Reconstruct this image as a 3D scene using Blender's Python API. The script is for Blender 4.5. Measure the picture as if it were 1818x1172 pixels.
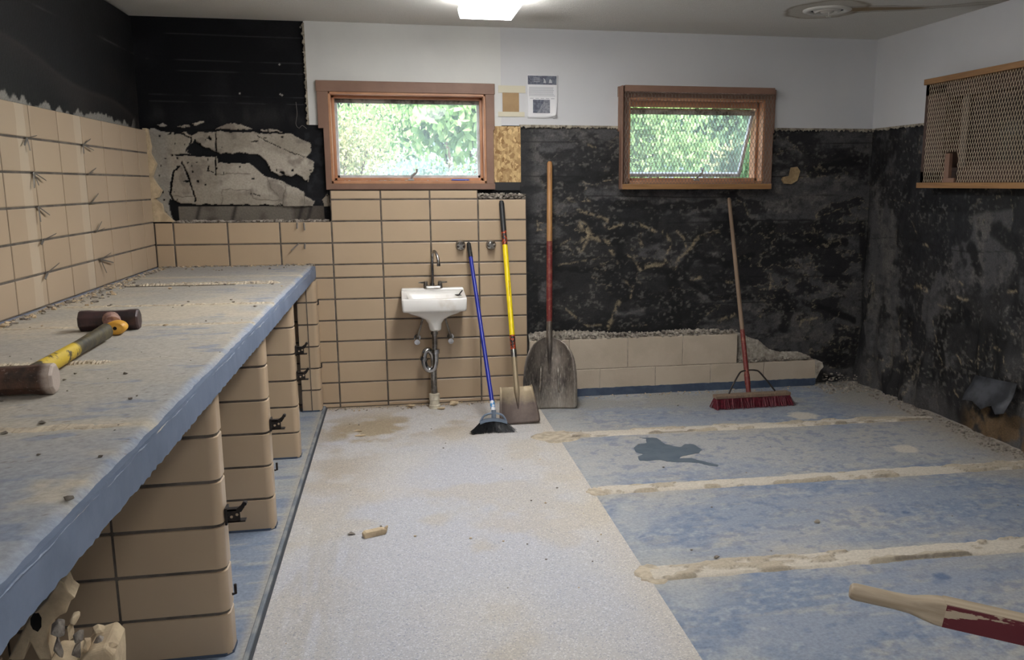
import bpy, bmesh, math, random
import numpy as np
from mathutils import Vector, Matrix, Euler
for o in list(bpy.data.objects): bpy.data.objects.remove(o)
C = bpy.context.scene.collection
scn = bpy.context.scene
R = math.radians
# ------------------------------------------------------------------ camera
cd = bpy.data.cameras.new('camera'); cam = bpy.data.objects.new('camera', cd); C.objects.link(cam)
cd.sensor_width = 36; cd.lens = 1562.846/1818*36
cd.shift_x = (909-1013.048)/1818; cd.shift_y = (613.686-586)/1818
cd.clip_start = .02
yw, pt, rl = .194, .1817, -.0008
fw = Vector((math.sin(yw)*math.cos(pt), math.cos(yw)*math.cos(pt), -math.sin(pt)))
rt = Vector((math.cos(yw), -math.sin(yw), 0)); up = rt.cross(fw)
r2 = rt*math.cos(rl)+up*math.sin(rl); u2 = up*math.cos(rl)-rt*math.sin(rl)
cam.matrix_world = Matrix(((r2.x,u2.x,-fw.x,0),(r2.y,u2.y,-fw.y,0),(r2.z,u2.z,-fw.z,1.4258),(0,0,0,1)))
scn.camera = cam
# ------------------------------------------------------------------ world, sun, exposure
w = bpy.data.worlds.new('sky'); scn.world = w; w.use_nodes = True
nt = w.node_tree; nt.nodes.clear()
bg = nt.nodes.new('ShaderNodeBackground'); ow = nt.nodes.new('ShaderNodeOutputWorld')
bg.inputs[0].default_value = (.80, .91, 1, 1); bg.inputs[1].default_value = 2.8
nt.links.new(bg.outputs[0], ow.inputs[0])
sd = bpy.data.lights.new('sun', 'SUN'); sd.energy = 7.2; sd.angle = R(1.5); sd.color = (1, .95, .85)
sun = bpy.data.objects.new('sun', sd); C.objects.link(sun); sun.rotation_euler = (R(48), 0, R(-12))
LAMP = 14.0     # emission of the fluorescent diffusers
vs = scn.view_settings; vs.view_transform = 'Standard'; vs.look = 'None'; vs.gamma = 1; vs.exposure = 0.62; vs.use_curve_mapping = False
scn.cycles.max_bounces = 8; scn.cycles.diffuse_bounces = 5; scn.cycles.transparent_max_bounces = 12
scn.cycles.sample_clamp_indirect = 4
# ------------------------------------------------------------------ helpers
def lin(r, g, b):
    f = lambda c: (c/255/12.92) if c/255 <= .04045 else ((c/255+.055)/1.055)**2.4
    return (f(r), f(g), f(b), 1)
def tag(o, label=None, cat=None, group=None, kind=None):
    if label: o['label'] = label
    if cat: o['category'] = cat
    if group: o['group'] = group
    if kind: o['kind'] = kind
    return o
def empty(name, loc=(0,0,0), mat=None):
    o = bpy.data.objects.new(name, None); C.objects.link(o); o.empty_display_size = .05
    if mat is not None: o.matrix_world = mat
    else: o.location = loc
    return o
def rod_matrix(base, top, xref=(1,0,0)):
    z = (Vector(top)-Vector(base)).normalized(); x = Vector(xref); x = (x-z*x.dot(z)).normalized(); y = z.cross(x)
    return Matrix(((x.x,y.x,z.x,base[0]),(x.y,y.y,z.y,base[1]),(x.z,y.z,z.z,base[2]),(0,0,0,1)))
class MB:
    def __init__(s): s.v=[]; s.f=[]; s.m=[]; s.mi=0
    def add(s, vs, fs):
        b=len(s.v); s.v+= [tuple(p) for p in vs]; s.f+= [tuple(i+b for i in f) for f in fs]; s.m += [s.mi]*len(fs)
    def box(s, a, b, M=None):
        (x0,y0,z0),(x1,y1,z1)=a,b
        vs=[(x0,y0,z0),(x1,y0,z0),(x1,y1,z0),(x0,y1,z0),(x0,y0,z1),(x1,y0,z1),(x1,y1,z1),(x0,y1,z1)]
        if M is not None: vs=[M@Vector(p) for p in vs]
        s.add(vs,[(0,3,2,1),(4,5,6,7),(0,1,5,4),(1,2,6,5),(2,3,7,6),(3,0,4,7)])
    def tube(s, pts, rad, n=12, cap=True, flat=None):
        pts=[Vector(p) for p in pts]; k=len(pts)
        if not hasattr(rad,'__len__'): rad=[rad]*k
        t0=(pts[1]-pts[0]).normalized()
        ref=Vector((0,0,1)) if abs(t0.z)<.9 else Vector((1,0,0))
        u=t0.cross(ref).normalized(); vs=[]
        for i in range(k):
            t=(pts[min(i+1,k-1)]-pts[max(i-1,0)]).normalized()
            u=(u-t*u.dot(t)).normalized(); w_=t.cross(u)
            for j in range(n):
                a=2*math.pi*j/n; ru=rad[i]; rv=ru*(flat if flat else 1)
                vs.append(pts[i]+u*math.cos(a)*ru+w_*math.sin(a)*rv)
        fs=[(i*n+j,i*n+(j+1)%n,(i+1)*n+(j+1)%n,(i+1)*n+j) for i in range(k-1) for j in range(n)]
        if cap: fs+= [tuple(range(n))[::-1], tuple((k-1)*n+j for j in range(n))]
        s.add(vs,fs)
    def rings(s, rings, cap0=True, cap1=True, closed=True):
        n=len(rings[0]); vs=[p for r in rings for p in r]
        m=n if closed else n-1
        fs=[(i*n+j,i*n+(j+1)%n,(i+1)*n+(j+1)%n,(i+1)*n+j) for i in range(len(rings)-1) for j in range(m)]
        if cap0: fs.append(tuple(range(n))[::-1])
        if cap1: fs.append(tuple((len(rings)-1)*n+j for j in range(n)))
        s.add(vs,fs)
    def prism(s, poly, f0, f1):
        # poly 2D; f0,f1 map (a,b)->3D
        n=len(poly); vs=[f0(*p) for p in poly]+[f1(*p) for p in poly]
        fs=[tuple(range(n))[::-1], tuple(range(n,2*n))]+[(i,(i+1)%n,n+(i+1)%n,n+i) for i in range(n)]
        s.add(vs,fs)
    def build(s, name, mats, parent=None, smooth=False, bevel=0, fix=True, auto=None):
        me=bpy.data.meshes.new(name); me.from_pydata(s.v,[],s.f)
        if not isinstance(mats,(list,tuple)): mats=[mats]
        for m in mats: me.materials.append(m)
        if len(mats)>1: me.polygons.foreach_set('material_index', s.m)
        if fix:
            bm=bmesh.new(); bm.from_mesh(me); bmesh.ops.recalc_face_normals(bm, faces=bm.faces); bm.to_mesh(me); bm.free()
        if smooth: me.polygons.foreach_set('use_smooth',[True]*len(me.polygons))
        me.update()
        if smooth and auto:
            me.set_sharp_from_angle(angle=R(auto))
        o=bpy.data.objects.new(name,me); C.objects.link(o)
        if parent is not None: o.parent=parent
        if bevel:
            b=o.modifiers.new('bevel','BEVEL'); b.width=bevel; b.segments=2; b.limit_method='ANGLE'; b.angle_limit=R(40)
        return o
def rrect(cx, cy, z, hx, hy, r, n=6, fn=None):
    out=[]; r=min(r,hx-.0005,hy-.0005)
    for q,(sx,sy) in enumerate(((1,1),(-1,1),(-1,-1),(1,-1))):
        for k in range(n+1):
            a=math.pi/2*(q+k/n)
            out.append((cx+sx*(hx-r)+r*math.cos(a), cy+sy*(hy-r)+r*math.sin(a), z))
    return out
def circ(c, r, ax='z', n=24):
    out=[]
    for k in range(n):
        a=2*math.pi*k/n; p=[c[0],c[1],c[2]]; i,j={'z':(0,1),'y':(0,2),'x':(1,2)}[ax]
        p[i]+=r*math.cos(a); p[j]+=r*math.sin(a); out.append(tuple(p))
    return out
def bez(pts, n=8):
    P_=[Vector(p) for p in pts]; out=[]
    for i in range(len(P_)-1):
        p0=P_[max(i-1,0)];p1=P_[i];p2=P_[i+1];p3=P_[min(i+2,len(P_)-1)]
        for k in range(n):
            t=k/n; out.append(.5*((2*p1)+(p2-p0)*t+(2*p0-5*p1+4*p2-p3)*t*t+(3*p1-p0-3*p2+p3)*t**3))
    out.append(P_[-1]); return out
# numpy noise
def vnoise(x, y, seed):
    rs=np.random.RandomState(seed); T=rs.rand(256,256)
    xi=np.floor(x).astype(int); yi=np.floor(y).astype(int); fx=x-xi; fy=y-yi
    fx=fx*fx*(3-2*fx); fy=fy*fy*(3-2*fy); a=xi&255; b=yi&255; a1=(a+1)&255; b1=(b+1)&255
    return (T[a,b]*(1-fx)+T[a1,b]*fx)*(1-fy)+(T[a,b1]*(1-fx)+T[a1,b1]*fx)*fy
def fbm(x, y, seed, oct=4, gain=.5):
    s=0; amp=1; tot=0
    for k in range(oct):
        s=s+amp*vnoise(x*2**k+17.3*k, y*2**k+5.1*k, seed+k); tot+=amp; amp*=gain
    return s/tot
def dpoly(x, y, pts):
    d=np.full(x.shape,1e9)
    for (x0,y0),(x1,y1) in zip(pts[:-1],pts[1:]):
        dx,dy=x1-x0,y1-y0; t=np.clip(((x-x0)*dx+(y-y0)*dy)/(dx*dx+dy*dy+1e-12),0,1)
        d=np.minimum(d,np.hypot(x-x0-t*dx,y-y0-t*dy))
    return d
def inpoly(x, y, pts):
    c=np.zeros(x.shape,bool); n=len(pts)
    for i in range(n):
        x0,y0=pts[i]; x1,y1=pts[i-1]
        cond=((y0>y)!=(y1>y))&(x<(x1-x0)*(y-y0)/((y1-y0) if y1!=y0 else 1e-9)+x0)
        c^=cond
    return c
def sm(a, b, x):
    t=np.clip((x-a)/(b-a),0,1); return t*t*(3-2*t)
def mixc(c, col, m):
    m=m[...,None]; return c*(1-m)+np.array(col[:3])*m
def colgrid(name, us, vs_, pos, colfn, disp, mat, parent=None):
    """grid surface: pos(u,v,d)->xyz, colour attribute from colfn(U,V)"""
    U,V=np.meshgrid(us,vs_,indexing='ij'); col=colfn(U,V); D=disp(U,V) if disp else np.zeros_like(U)
    P3=pos(U,V,D); co=np.stack(P3,-1).reshape(-1,3); nu,nv=U.shape
    idx=np.arange(nu*nv).reshape(nu,nv)
    F=np.stack([idx[:-1,:-1],idx[1:,:-1],idx[1:,1:],idx[:-1,1:]],-1).reshape(-1,4)
    me=bpy.data.meshes.new(name); me.vertices.add(len(co)); me.vertices.foreach_set('co',co.ravel().astype(np.float32))
    me.loops.add(F.size); me.loops.foreach_set('vertex_index',F.ravel().astype(np.int32))
    me.polygons.add(len(F)); me.polygons.foreach_set('loop_start',np.arange(0,F.size,4,dtype=np.int32))
    me.polygons.foreach_set('use_smooth',np.ones(len(F),bool))
    me.update(calc_edges=True); me.validate()
    at=me.color_attributes.new('col','FLOAT_COLOR','POINT')
    c4=np.concatenate([col.reshape(-1,3),np.ones((len(co),1))],1)
    at.data.foreach_set('color',c4.ravel().astype(np.float32))
    me.materials.append(mat); o=bpy.data.objects.new(name,me); C.objects.link(o)
    if parent is not None: o.parent=parent
    return o
# ------------------------------------------------------------------ materials
class NT:
    def __init__(s, name):
        s.m=bpy.data.materials.new(name); s.m.use_nodes=True; s.t=s.m.node_tree; s.p=s.t.nodes['Principled BSDF']
        s.co=s.n('ShaderNodeTexCoord').outputs['Object']
    def n(s, ty, **k):
        n=s.t.nodes.new(ty)
        for a,b in k.items(): setattr(n,a,b)
        return n
    def l(s,a,b): s.t.links.new(a,b)
    def map(s, scale=(1,1,1), rot=(0,0,0), src=None):
        m=s.n('ShaderNodeMapping'); m.inputs['Scale'].default_value=scale; m.inputs['Rotation'].default_value=rot
        s.l(src or s.co,m.inputs[0]); return m.outputs[0]
    def noise(s, scale, detail=4, rough=.55, vec=None, dist=0):
        n=s.n('ShaderNodeTexNoise'); n.inputs['Scale'].default_value=scale; n.inputs['Detail'].default_value=detail
        n.inputs['Roughness'].default_value=rough; n.inputs['Distortion'].default_value=dist
        s.l(vec or s.co,n.inputs['Vector']); return n.outputs['Fac']
    def ramp(s, src, stops):
        r=s.n('ShaderNodeValToRGB'); e=r.color_ramp.elements
        while len(e)>2: e.remove(e[-1])
        for i,(p,c) in enumerate(stops):
            if i<2: e[i].position=p
            else: e.new(p)
            e[i].color=c if hasattr(c,'__len__') else (c,c,c,1)
        s.l(src,r.inputs[0]); return r.outputs[0]
    def mix(s, f, a, b, mode='MIX'):
        m=s.n('ShaderNodeMix',data_type='RGBA',blend_type=mode)
        for i,x in ((0,f),(6,a),(7,b)):
            if hasattr(x,'is_linked') or hasattr(x,'links'): s.l(x,m.inputs[i])
            else: m.inputs[i].default_value=x
        return m.outputs[2]
    def math(s, op, a, b=0):
        m=s.n('ShaderNodeMath',operation=op)
        for i,x in ((0,a),(1,b)):
            if hasattr(x,'links'): s.l(x,m.inputs[i])
            else: m.inputs[i].default_value=x
        return m.outputs[0]
    def bump(s, src, st=.3, d=.005):
        b=s.n('ShaderNodeBump'); b.inputs['Strength'].default_value=st; b.inputs['Distance'].default_value=d
        s.l(src,b.inputs['Height']); s.l(b.outputs[0],s.p.inputs['Normal'])
    def base(s,x):
        if hasattr(x,'links'): s.l(x,s.p.inputs['Base Color'])
        else: s.p.inputs['Base Color'].default_value=x
    def set(s, rough=.6, metal=0, spec=None):
        s.p.inputs['Roughness'].default_value=rough; s.p.inputs['Metallic'].default_value=metal
        if spec is not None: s.p.inputs['Specular IOR Level'].default_value=spec
        return s.m
def simple(name, c, rough=.6, metal=0, c2=None, ns=8, lo=.42, hi=.6, bump=0, bs=60, bd=.002, spec=None):
    t=NT(name)
    if c2: t.base(t.mix(t.ramp(t.noise(ns,5,.6),[(lo,0),(hi,1)]),c,c2))
    else: t.base(c)
    if bump: t.bump(t.noise(bs,4,.6),bump,bd)
    return t.set(rough,metal,spec)
M={}
# glazed tile: each tile a touch different
t=NT('glazed_tile'); g=t.n('ShaderNodeNewGeometry')
a=t.ramp(g.outputs['Random Per Island'],[(0,lin(182,160,133)),(1,lin(190,168,141))])
d=t.ramp(t.noise(3.5,5,.6),[(.35,0),(.75,.35)])
t.base(t.mix(d,a,lin(172,152,130))); t.bump(t.noise(14,2),.08,.004); M['tile']=t.set(.3,0,.45)
# left wall tile with pale residue bands
t=NT('glazed_tile_banded'); g=t.n('ShaderNodeNewGeometry')
a=t.ramp(g.outputs['Random Per Island'],[(0,lin(173,153,130)),(1,lin(182,162,138))])
sx=t.n('ShaderNodeSeparateXYZ'); t.l(t.co,sx.inputs[0]); yy=t.math('ADD',sx.outputs[1],t.math('MULTIPLY',t.noise(9,3),.03))
bsum=None
for c,wd in ((3.895,.045),(4.545,.05),(3.0,.02)):
    q=t.math('LESS_THAN',t.math('ABSOLUTE',t.math('SUBTRACT',yy,c+.015)),wd); bsum=q if bsum is None else t.math('MAXIMUM',bsum,q)
a=t.mix(t.math('MULTIPLY',bsum,.45),a,lin(205,192,172)); t.base(a); t.bump(t.noise(14,2),.06,.004); M['tileL']=t.set(.35,0,.4)
M['grout']=simple('grout',lin(108,100,92),.95,c2=lin(82,76,70),ns=12)
M['mortar']=simple('mortar',lin(178,170,158),.95,c2=lin(128,120,110),ns=30,lo=.35,hi=.65,bump=.8,bs=70,bd=.006)
M['plasterdust']=simple('pale_mortar',lin(196,184,162),.95,c2=lin(168,156,138),ns=25,bump=.7,bs=60,bd=.004)
M['white']=simple('white_paint',lin(205,205,206),.75,c2=lin(196,197,200),ns=1.2,lo=.3,hi=.7,bump=.12,bs=180,bd=.001)
M['whiteL']=simple('white_paint_old',lin(214,214,210),.75,c2=lin(200,200,198),ns=1.6,lo=.3,hi=.7,bump=.15,bs=25,bd=.003)
M['drywall_edge']=simple('drywall_edge',lin(170,162,146),.95,c2=lin(120,112,100),ns=30,bump=.6,bs=60,bd=.004)
def attrmat(name, rough=.8, fine=.35, fs=140, bump=.35, bs=90, bd=.003, spec=.3, sheen=0):
    t=NT(name); at=t.n('ShaderNodeVertexColor'); at.layer_name='col'
    f=t.ramp(t.noise(fs,5,.7),[(.25,1-fine),(.75,1+fine)])
    t.base(t.mix(1.0,at.outputs[0],f,'MULTIPLY')); t.bump(t.noise(bs,5,.65),bump,bd); return t.set(rough,0,spec)
M['felt']=attrmat('tarred_felt',.62,.5,110,.5,60,.004,.4)
M['plasterwall']=attrmat('rough_plaster',.85,.22,90,.5,55,.004,.2)
M['bluefloor']=attrmat('worn_blue_paint',.72,.26,75,.15,40,.002,.25)
t=NT('terrazzo'); at=t.n('ShaderNodeVertexColor'); at.layer_name='col'
vo=t.n('ShaderNodeTexVoronoi'); vo.inputs['Scale'].default_value=230; t.l(t.co,vo.inputs['Vector']); vs2=t.n('ShaderNodeSeparateColor'); t.l(vo.outputs['Color'],vs2.inputs[0])
chip=t.ramp(vs2.outputs[0],[(0,lin(182,184,196)),(.12,lin(206,207,210)),(.16,lin(216,216,216)),(.82,lin(222,220,218)),(.88,lin(242,242,242))])
t.base(t.mix(1.0,t.mix(1.0,at.outputs[0],chip,'MULTIPLY'),(1.40,1.40,1.40,1),'MULTIPLY')); M['dustfloor']=t.set(.7,0,.3)
M['ceil']=simple('stippled_ceiling',lin(222,220,214),.95,c2=lin(184,180,172),ns=2,bump=1.0,bs=130,bd=.012)
t=NT('stained_ceiling'); at=t.n('ShaderNodeVertexColor'); at.layer_name='col'
n1=t.noise(150,3,.8); t.base(t.mix(1.0,at.outputs[0],t.ramp(t.noise(220,4,.8),[(.3,.82),(.7,1.15)]),'MULTIPLY')); t.bump(n1,1,.010); M['ceilstain']=t.set(.95)
M['blue']=simple('blue_paint',lin(112,126,150),.6,c2=lin(101,115,138),ns=6,bump=.3,bs=30,bd=.003)
M['bluedark']=simple('blue_base_paint',lin(60,73,94),.6,c2=lin(76,89,108),ns=9,bump=.3,bs=40,bd=.003)
M['block']=simple('painted_block',lin(190,176,158),.75,c2=lin(180,166,148),ns=4,bump=.5,bs=170,bd=.002)
M['kerb']=simple('kerb_joint',lin(108,116,126),.6,c2=lin(150,152,152),ns=8)
M['kerbdark']=simple('kerb_gap',lin(62,66,72),.8)
M['casing']=simple('stained_casing',lin(134,103,86),.55,c2=lin(120,90,74),ns=5,lo=.35,hi=.7,bump=.15,bs=30)
M['jamb']=simple('varnished_pine',lin(186,136,100),.42,c2=lin(168,118,84),ns=5)
def woodmat(name,c1,c2,rough=.5,scale=(40,40,3)):
    t=NT(name); v=t.map(scale); t.base(t.mix(t.ramp(t.noise(1,5,.6,v,1.0),[(.35,0),(.65,1)]),c1,c2)); t.bump(t.noise(1,4,.6,v),.2,.002); return t.set(rough)
M['guardwood']=woodmat('guard_wood',lin(158,118,76),lin(134,98,62),.55,(3,40,40))
M['guardwoody']=woodmat('guard_wood_side',lin(158,118,76),lin(134,98,62),.55,(40,3,40))
M['shaft']=woodmat('ash_handle',lin(176,132,84),lin(150,106,64),.5)
M['greywood']=woodmat('weathered_handle',lin(140,118,98),lin(112,94,78),.7)
M['redshaft']=simple('red_painted_handle',lin(108,38,36),.5,c2=lin(140,86,68),ns=45,lo=.5,hi=.68)
M['palewood']=woodmat('bare_ash',lin(184,168,146),lin(158,142,120),.6,(3,40,40))
t=NT('flaked_maroon'); v=t.map((5,25,25)); m_=t.ramp(t.noise(3,5,.65,t.map((2,9,9))),[(.58,0),(.60,1)])
t.base(t.mix(m_,lin(96,28,38),lin(182,166,144))); M['maroon']=t.set(.5)
M['expmesh']=simple('cream_expanded_metal',lin(178,162,138),.5,0)
M['expmesh2']=simple('grey_expanded_metal',lin(120,110,98),.5,0)
M['alu']=simple('aluminium_sash',lin(210,212,214),.5,0,c2=lin(176,178,178),ns=10)
M['dirtyalu']=simple('weathered_sash_rail',lin(150,148,140),.7,c2=lin(80,76,70),ns=16)
M['chrome']=simple('chrome',lin(190,190,192),.16,1.0,c2=lin(150,148,146),ns=20)
M['dullchrome']=simple('dull_chrome',lin(170,168,164),.3,1.0,c2=lin(120,116,112),ns=25)
M['pvc']=simple('dusty_pvc',lin(214,208,190),.5,c2=lin(190,180,160),ns=20)
M['porcelain']=simple('porcelain',lin(238,236,232),.15,c2=lin(216,208,196),ns=10,lo=.55,hi=.8)
M['black']=simple('black_plastic',lin(30,31,33),.5)
M['blackiron']=simple('black_iron',lin(40,37,36),.5,.5,c2=lin(62,54,50),ns=40)
M['bluegloss']=simple('blue_enamel',lin(28,42,150),.3)
M['yellow']=simple('yellow_fibreglass',lin(242,214,18),.38)
M['greyblue']=simple('grey_blue_plastic',lin(110,124,142),.5)
M['label']=simple('pale_label',lin(224,224,226),.5,c2=lin(80,150,210),ns=30,lo=.5,hi=.52)
M['decal']=simple('orange_black_decal',lin(190,70,30),.5,c2=lin(36,24,20),ns=70,lo=.46,hi=.5)
M['steel']=simple('worn_steel',lin(96,90,84),.42,.55,c2=lin(150,140,124),ns=16,lo=.45,hi=.75,bump=.15,bs=50)
t=NT('shovel_blade_steel'); v=t.map((1,1,1)); n1=t.noise(6,6,.7,t.map((1,1,.35))); n2=t.noise(45,5,.7,t.map((3,3,.6)))
c=t.mix(t.ramp(n1,[(.38,0),(.60,1)]),lin(58,54,54),lin(140,130,120)); c=t.mix(t.ramp(n2,[(.55,0),(.68,.6)]),c,lin(186,178,166)); zz_=t.n('ShaderNodeSeparateXYZ'); t.l(t.co,zz_.inputs[0]); kk_=t.ramp(t.math('SUBTRACT',t.math('MULTIPLY',n2,.22),t.math('MULTIPLY',zz_.outputs[2],.6)),[(.0,0),(.12,.75)]); c=t.mix(kk_,c,lin(168,160,150)); t.base(c); t.bump(n2,.15,.002); M['blade']=t.set(.36,.6)
t=NT('square_blade_steel'); n1=t.noise(7,6,.7); z=t.n('ShaderNodeSeparateXYZ'); t.l(t.co,z.inputs[0])
k=t.ramp(t.math('ADD',t.math('MULTIPLY',z.outputs[2],3.2),t.math('MULTIPLY',n1,.5)),[(.62,0),(.86,1)])
t.base(t.mix(k,t.mix(t.ramp(n1,[(.4,0),(.65,1)]),lin(92,80,76),lin(112,98,90)),lin(158,142,116))); M['blade2']=t.set(.5,.35)
M['ribsteel']=simple('brightened_rib_steel',lin(176,168,158),.35,.6,c2=lin(130,122,112),ns=30)  # lighter than the blade: the ribs' sheen is put into the colour
M['redbrist']=simple('maroon_bristle',lin(112,30,46),.6,c2=lin(76,16,28),ns=60)
M['blackbrist']=simple('black_bristle',lin(44,46,50),.6,c2=lin(22,23,26),ns=60)
M['hammer']=simple('scuffed_iron_head',lin(78,58,58),.5,.2,c2=lin(52,46,48),ns=20,bump=.4,bs=40)
t=NT('dusty_iron_head'); n1=t.noise(24,6,.7); n2=t.noise(70,4,.7)
c=t.mix(t.ramp(n1,[(.4,0),(.62,1)]),lin(96,70,58),lin(60,50,46)); sx=t.n('ShaderNodeSeparateXYZ'); t.l(t.co,sx.inputs[0])
e=t.ramp(t.math('ADD',t.math('ABSOLUTE',sx.outputs[0]),t.math('MULTIPLY',n1,.03)),[(.088,0),(.104,1)])
c=t.mix(t.math('MAXIMUM',e,t.ramp(n2,[(.6,0),(.7,.5)])),c,lin(190,176,166)); t.base(c); t.bump(n2,.5,.003); M['hammer2']=t.set(.7,.1)
t=NT('worn_yellow_black_handle'); n1=t.noise(30,5,.7); sx=t.n('ShaderNodeSeparateXYZ'); t.l(t.co,sx.inputs[0])
k=t.ramp(t.math('ADD',sx.outputs[2],t.math('MULTIPLY',n1,.10)),[(.13,0),(.15,1),(.42,1),(.45,0)])
c=t.mix(k,t.mix(t.ramp(n1,[(.4,0),(.65,1)]),lin(50,46,38),lin(92,82,52)),t.mix(t.ramp(n1,[(.54,0),(.60,1)]),lin(206,176,50),lin(80,66,38))); t.base(c); M['hhandle']=t.set(.55)
M['amber']=simple('amber_fibreglass',lin(226,172,56),.45,c2=lin(214,158,60),ns=20)
M['pink']=simple('pinkish_collar',lin(176,142,128),.7,c2=lin(130,96,90),ns=40)
M['debris']=simple('broken_clay',lin(206,186,154),.9,c2=lin(180,160,132),ns=18,bump=.5,bs=50,bd=.004)
M['greydebris']=simple('grey_mortar_lump',lin(150,142,132),.95,c2=lin(110,102,96),ns=40,bump=.8,bs=60,bd=.005)
M['void']=simple('dark_recess',lin(22,20,19),.95)
M['paper']=simple('printer_paper',lin(222,222,224),.8)
M['ink']=simple('grey_ink',lin(84,88,102),.8,c2=lin(112,116,128),ns=60)
M['inkmid']=simple('mid_grey_ink',lin(140,142,150),.8,c2=lin(110,112,122),ns=90)
M['inklight']=simple('light_grey_ink',lin(176,177,182),.8)
M['cardboard']=simple('tan_board',lin(168,140,104),.85,c2=lin(158,130,96),ns=6)
M['tape']=simple('masking_tape',lin(206,200,178),.7)
M['tanpaper']=simple('torn_kraft_paper',lin(164,140,104),.9,c2=lin(140,118,86),ns=20)
t=NT('osb_flakes'); vo=t.n('ShaderNodeTexVoronoi'); vo.inputs['Scale'].default_value=70; vv_=t.n('ShaderNodeVectorMath',operation='ADD'); nn_=t.n('ShaderNodeTexNoise'); nn_.inputs['Scale'].default_value=25; sc_=t.n('ShaderNodeVectorMath',operation='SCALE'); sc_.inputs[3].default_value=.05; t.l(t.co,nn_.inputs['Vector']); t.l(nn_.outputs['Color'],sc_.inputs[0]); t.l(t.co,vv_.inputs[0]); t.l(sc_.outputs[0],vv_.inputs[1]); t.l(t.map((1,1,.55),(0,.6,0),vv_.outputs[0]),vo.inputs['Vector'])
t.base(t.mix(t.ramp(vo.outputs['Color'],[(.15,0),(.9,1)]),lin(140,106,66),lin(214,184,132))); M['osb']=t.set(.75)
M['foil']=simple('rusty_hole',lin(120,90,60),.9)
t=NT('lamp_diffuser'); t.p.inputs['Base Color'].default_value=(.9,.9,.9,1); t.p.inputs['Emission Color'].default_value=(1,.985,.97,1); t.p.inputs['Emission Strength'].default_value=LAMP; M['lamp']=t.m
M['lampmetal']=simple('white_enamel',lin(225,225,222),.5)
M['ventmetal']=simple('vent_enamel',lin(206,204,196),.5)
M['penblue']=simple('blue_pen',lin(50,80,190),.4)
M['crank']=simple('grey_crank_metal',lin(150,146,142),.4,.4)
M['tie']=simple('grey_wire_tie',lin(112,108,104),.5,.5)
M['puddle']=simple('wet_floor',lin(86,99,113),.35,c2=lin(98,110,122),ns=10,spec=.4)
def glass(name, tint=(1,1,1,1), refl=.08, haze=0, hz=(.8,.8,.8,1)):
    m=bpy.data.materials.new(name); m.use_nodes=True; t=m.node_tree; t.nodes.clear()
    o=t.nodes.new('ShaderNodeOutputMaterial'); tr=t.nodes.new('ShaderNodeBsdfTransparent'); tr.inputs[0].default_value=tint
    gl=t.nodes.new('ShaderNodeBsdfGlossy'); gl.inputs['Roughness'].default_value=.02
    mx=t.nodes.new('ShaderNodeMixShader'); mx.inputs[0].default_value=refl
    t.links.new(tr.outputs[0],mx.inputs[1]); t.links.new(gl.outputs[0],mx.inputs[2]); last=mx.outputs[0]
    if haze:
        df=t.nodes.new('ShaderNodeBsdfDiffuse'); df.inputs[0].default_value=hz; tl=t.nodes.new('ShaderNodeBsdfTranslucent'); tl.inputs[0].default_value=hz
        m2=t.nodes.new('ShaderNodeMixShader'); m2.inputs[0].default_value=.5; t.links.new(df.outputs[0],m2.inputs[1]); t.links.new(tl.outputs[0],m2.inputs[2])
        m3=t.nodes.new('ShaderNodeMixShader'); m3.inputs[0].default_value=haze; t.links.new(last,m3.inputs[1]); t.links.new(m2.outputs[0],m3.inputs[2]); last=m3.outputs[0]
    t.links.new(last,o.inputs[0]); return m
M['glass']=glass('hazy_window_glass',(.97,.98,1,1),.015,.12,(.82,.92,.98,1))  # pale haze mixed into the pane to wash out the view
M['glassclear']=glass('window_glass',(.97,.98,1,1),.03,.12,(.8,.88,.95,1))
M['glassdark']=glass('dusty_dark_glass',(.45,.42,.40,1),.04,.55,(.16,.13,.12,1))
# ------------------------------------------------------------------ dimensions
XL, XT, XR, YB, YT, YD, H = -1.483, -1.4286, 3.293, 5.80, 5.72, 5.785, 2.395
YF = -1.6
CT, CB, CX = .93, .843, -.505         # countertop top, underside, front edge
BLACK=np.array(lin(17,18,21)[:3])
# ------------------------------------------------------------------ floors
def fl_terrazzo(U,V):
    n=fbm(U*3,V*3,3,5); c=np.zeros(U.shape+(3,))+np.array(lin(192,190,189)[:3])
    c=mixc(c,lin(182,184,192),sm(.45,.65,fbm(U*1.1+4,V*1.1,8,4))*.8)
    c=mixc(c,lin(186,176,158),sm(.52,.7,n)*.45)
    # brown dust near the back wall and sink
    d=np.exp(-((U+.05)/.55)**2-((V-5.25)/.30)**2)+.8*np.exp(-((U+.25)/.2)**2-((V-4.95)/.28)**2)+.6*np.exp(-((U+.35)/.2)**2-((V-4.4)/.3)**2)
    c=mixc(c,lin(162,146,120),np.clip(d*sm(.32,.6,fbm(U*6,V*6,21,4)),0,1)*.9)
    e=np.exp(-((U-.86)/.10)**2)*(V>2); c=mixc(c,lin(196,186,168),np.clip(e,0,1)*.45)
    c=mixc(c,lin(176,172,166),np.clip(np.exp(-((U+.35)/.15)**2-((V-3.0)/.8)**2)*sm(.4,.6,fbm(U*20,V*3,5,3)),0,1)*.7)
    
    c=mixc(c,lin(150,132,104),np.exp(-((V-5.72)/.06)**2)*.8)
    return c
fl=colgrid('floor',np.linspace(-.478,.868,190),np.linspace(YF,5.76,1000),lambda U,V,D:(U,V,D),fl_terrazzo,None,M['dustfloor'])
tag(fl,kind='structure')
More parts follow.
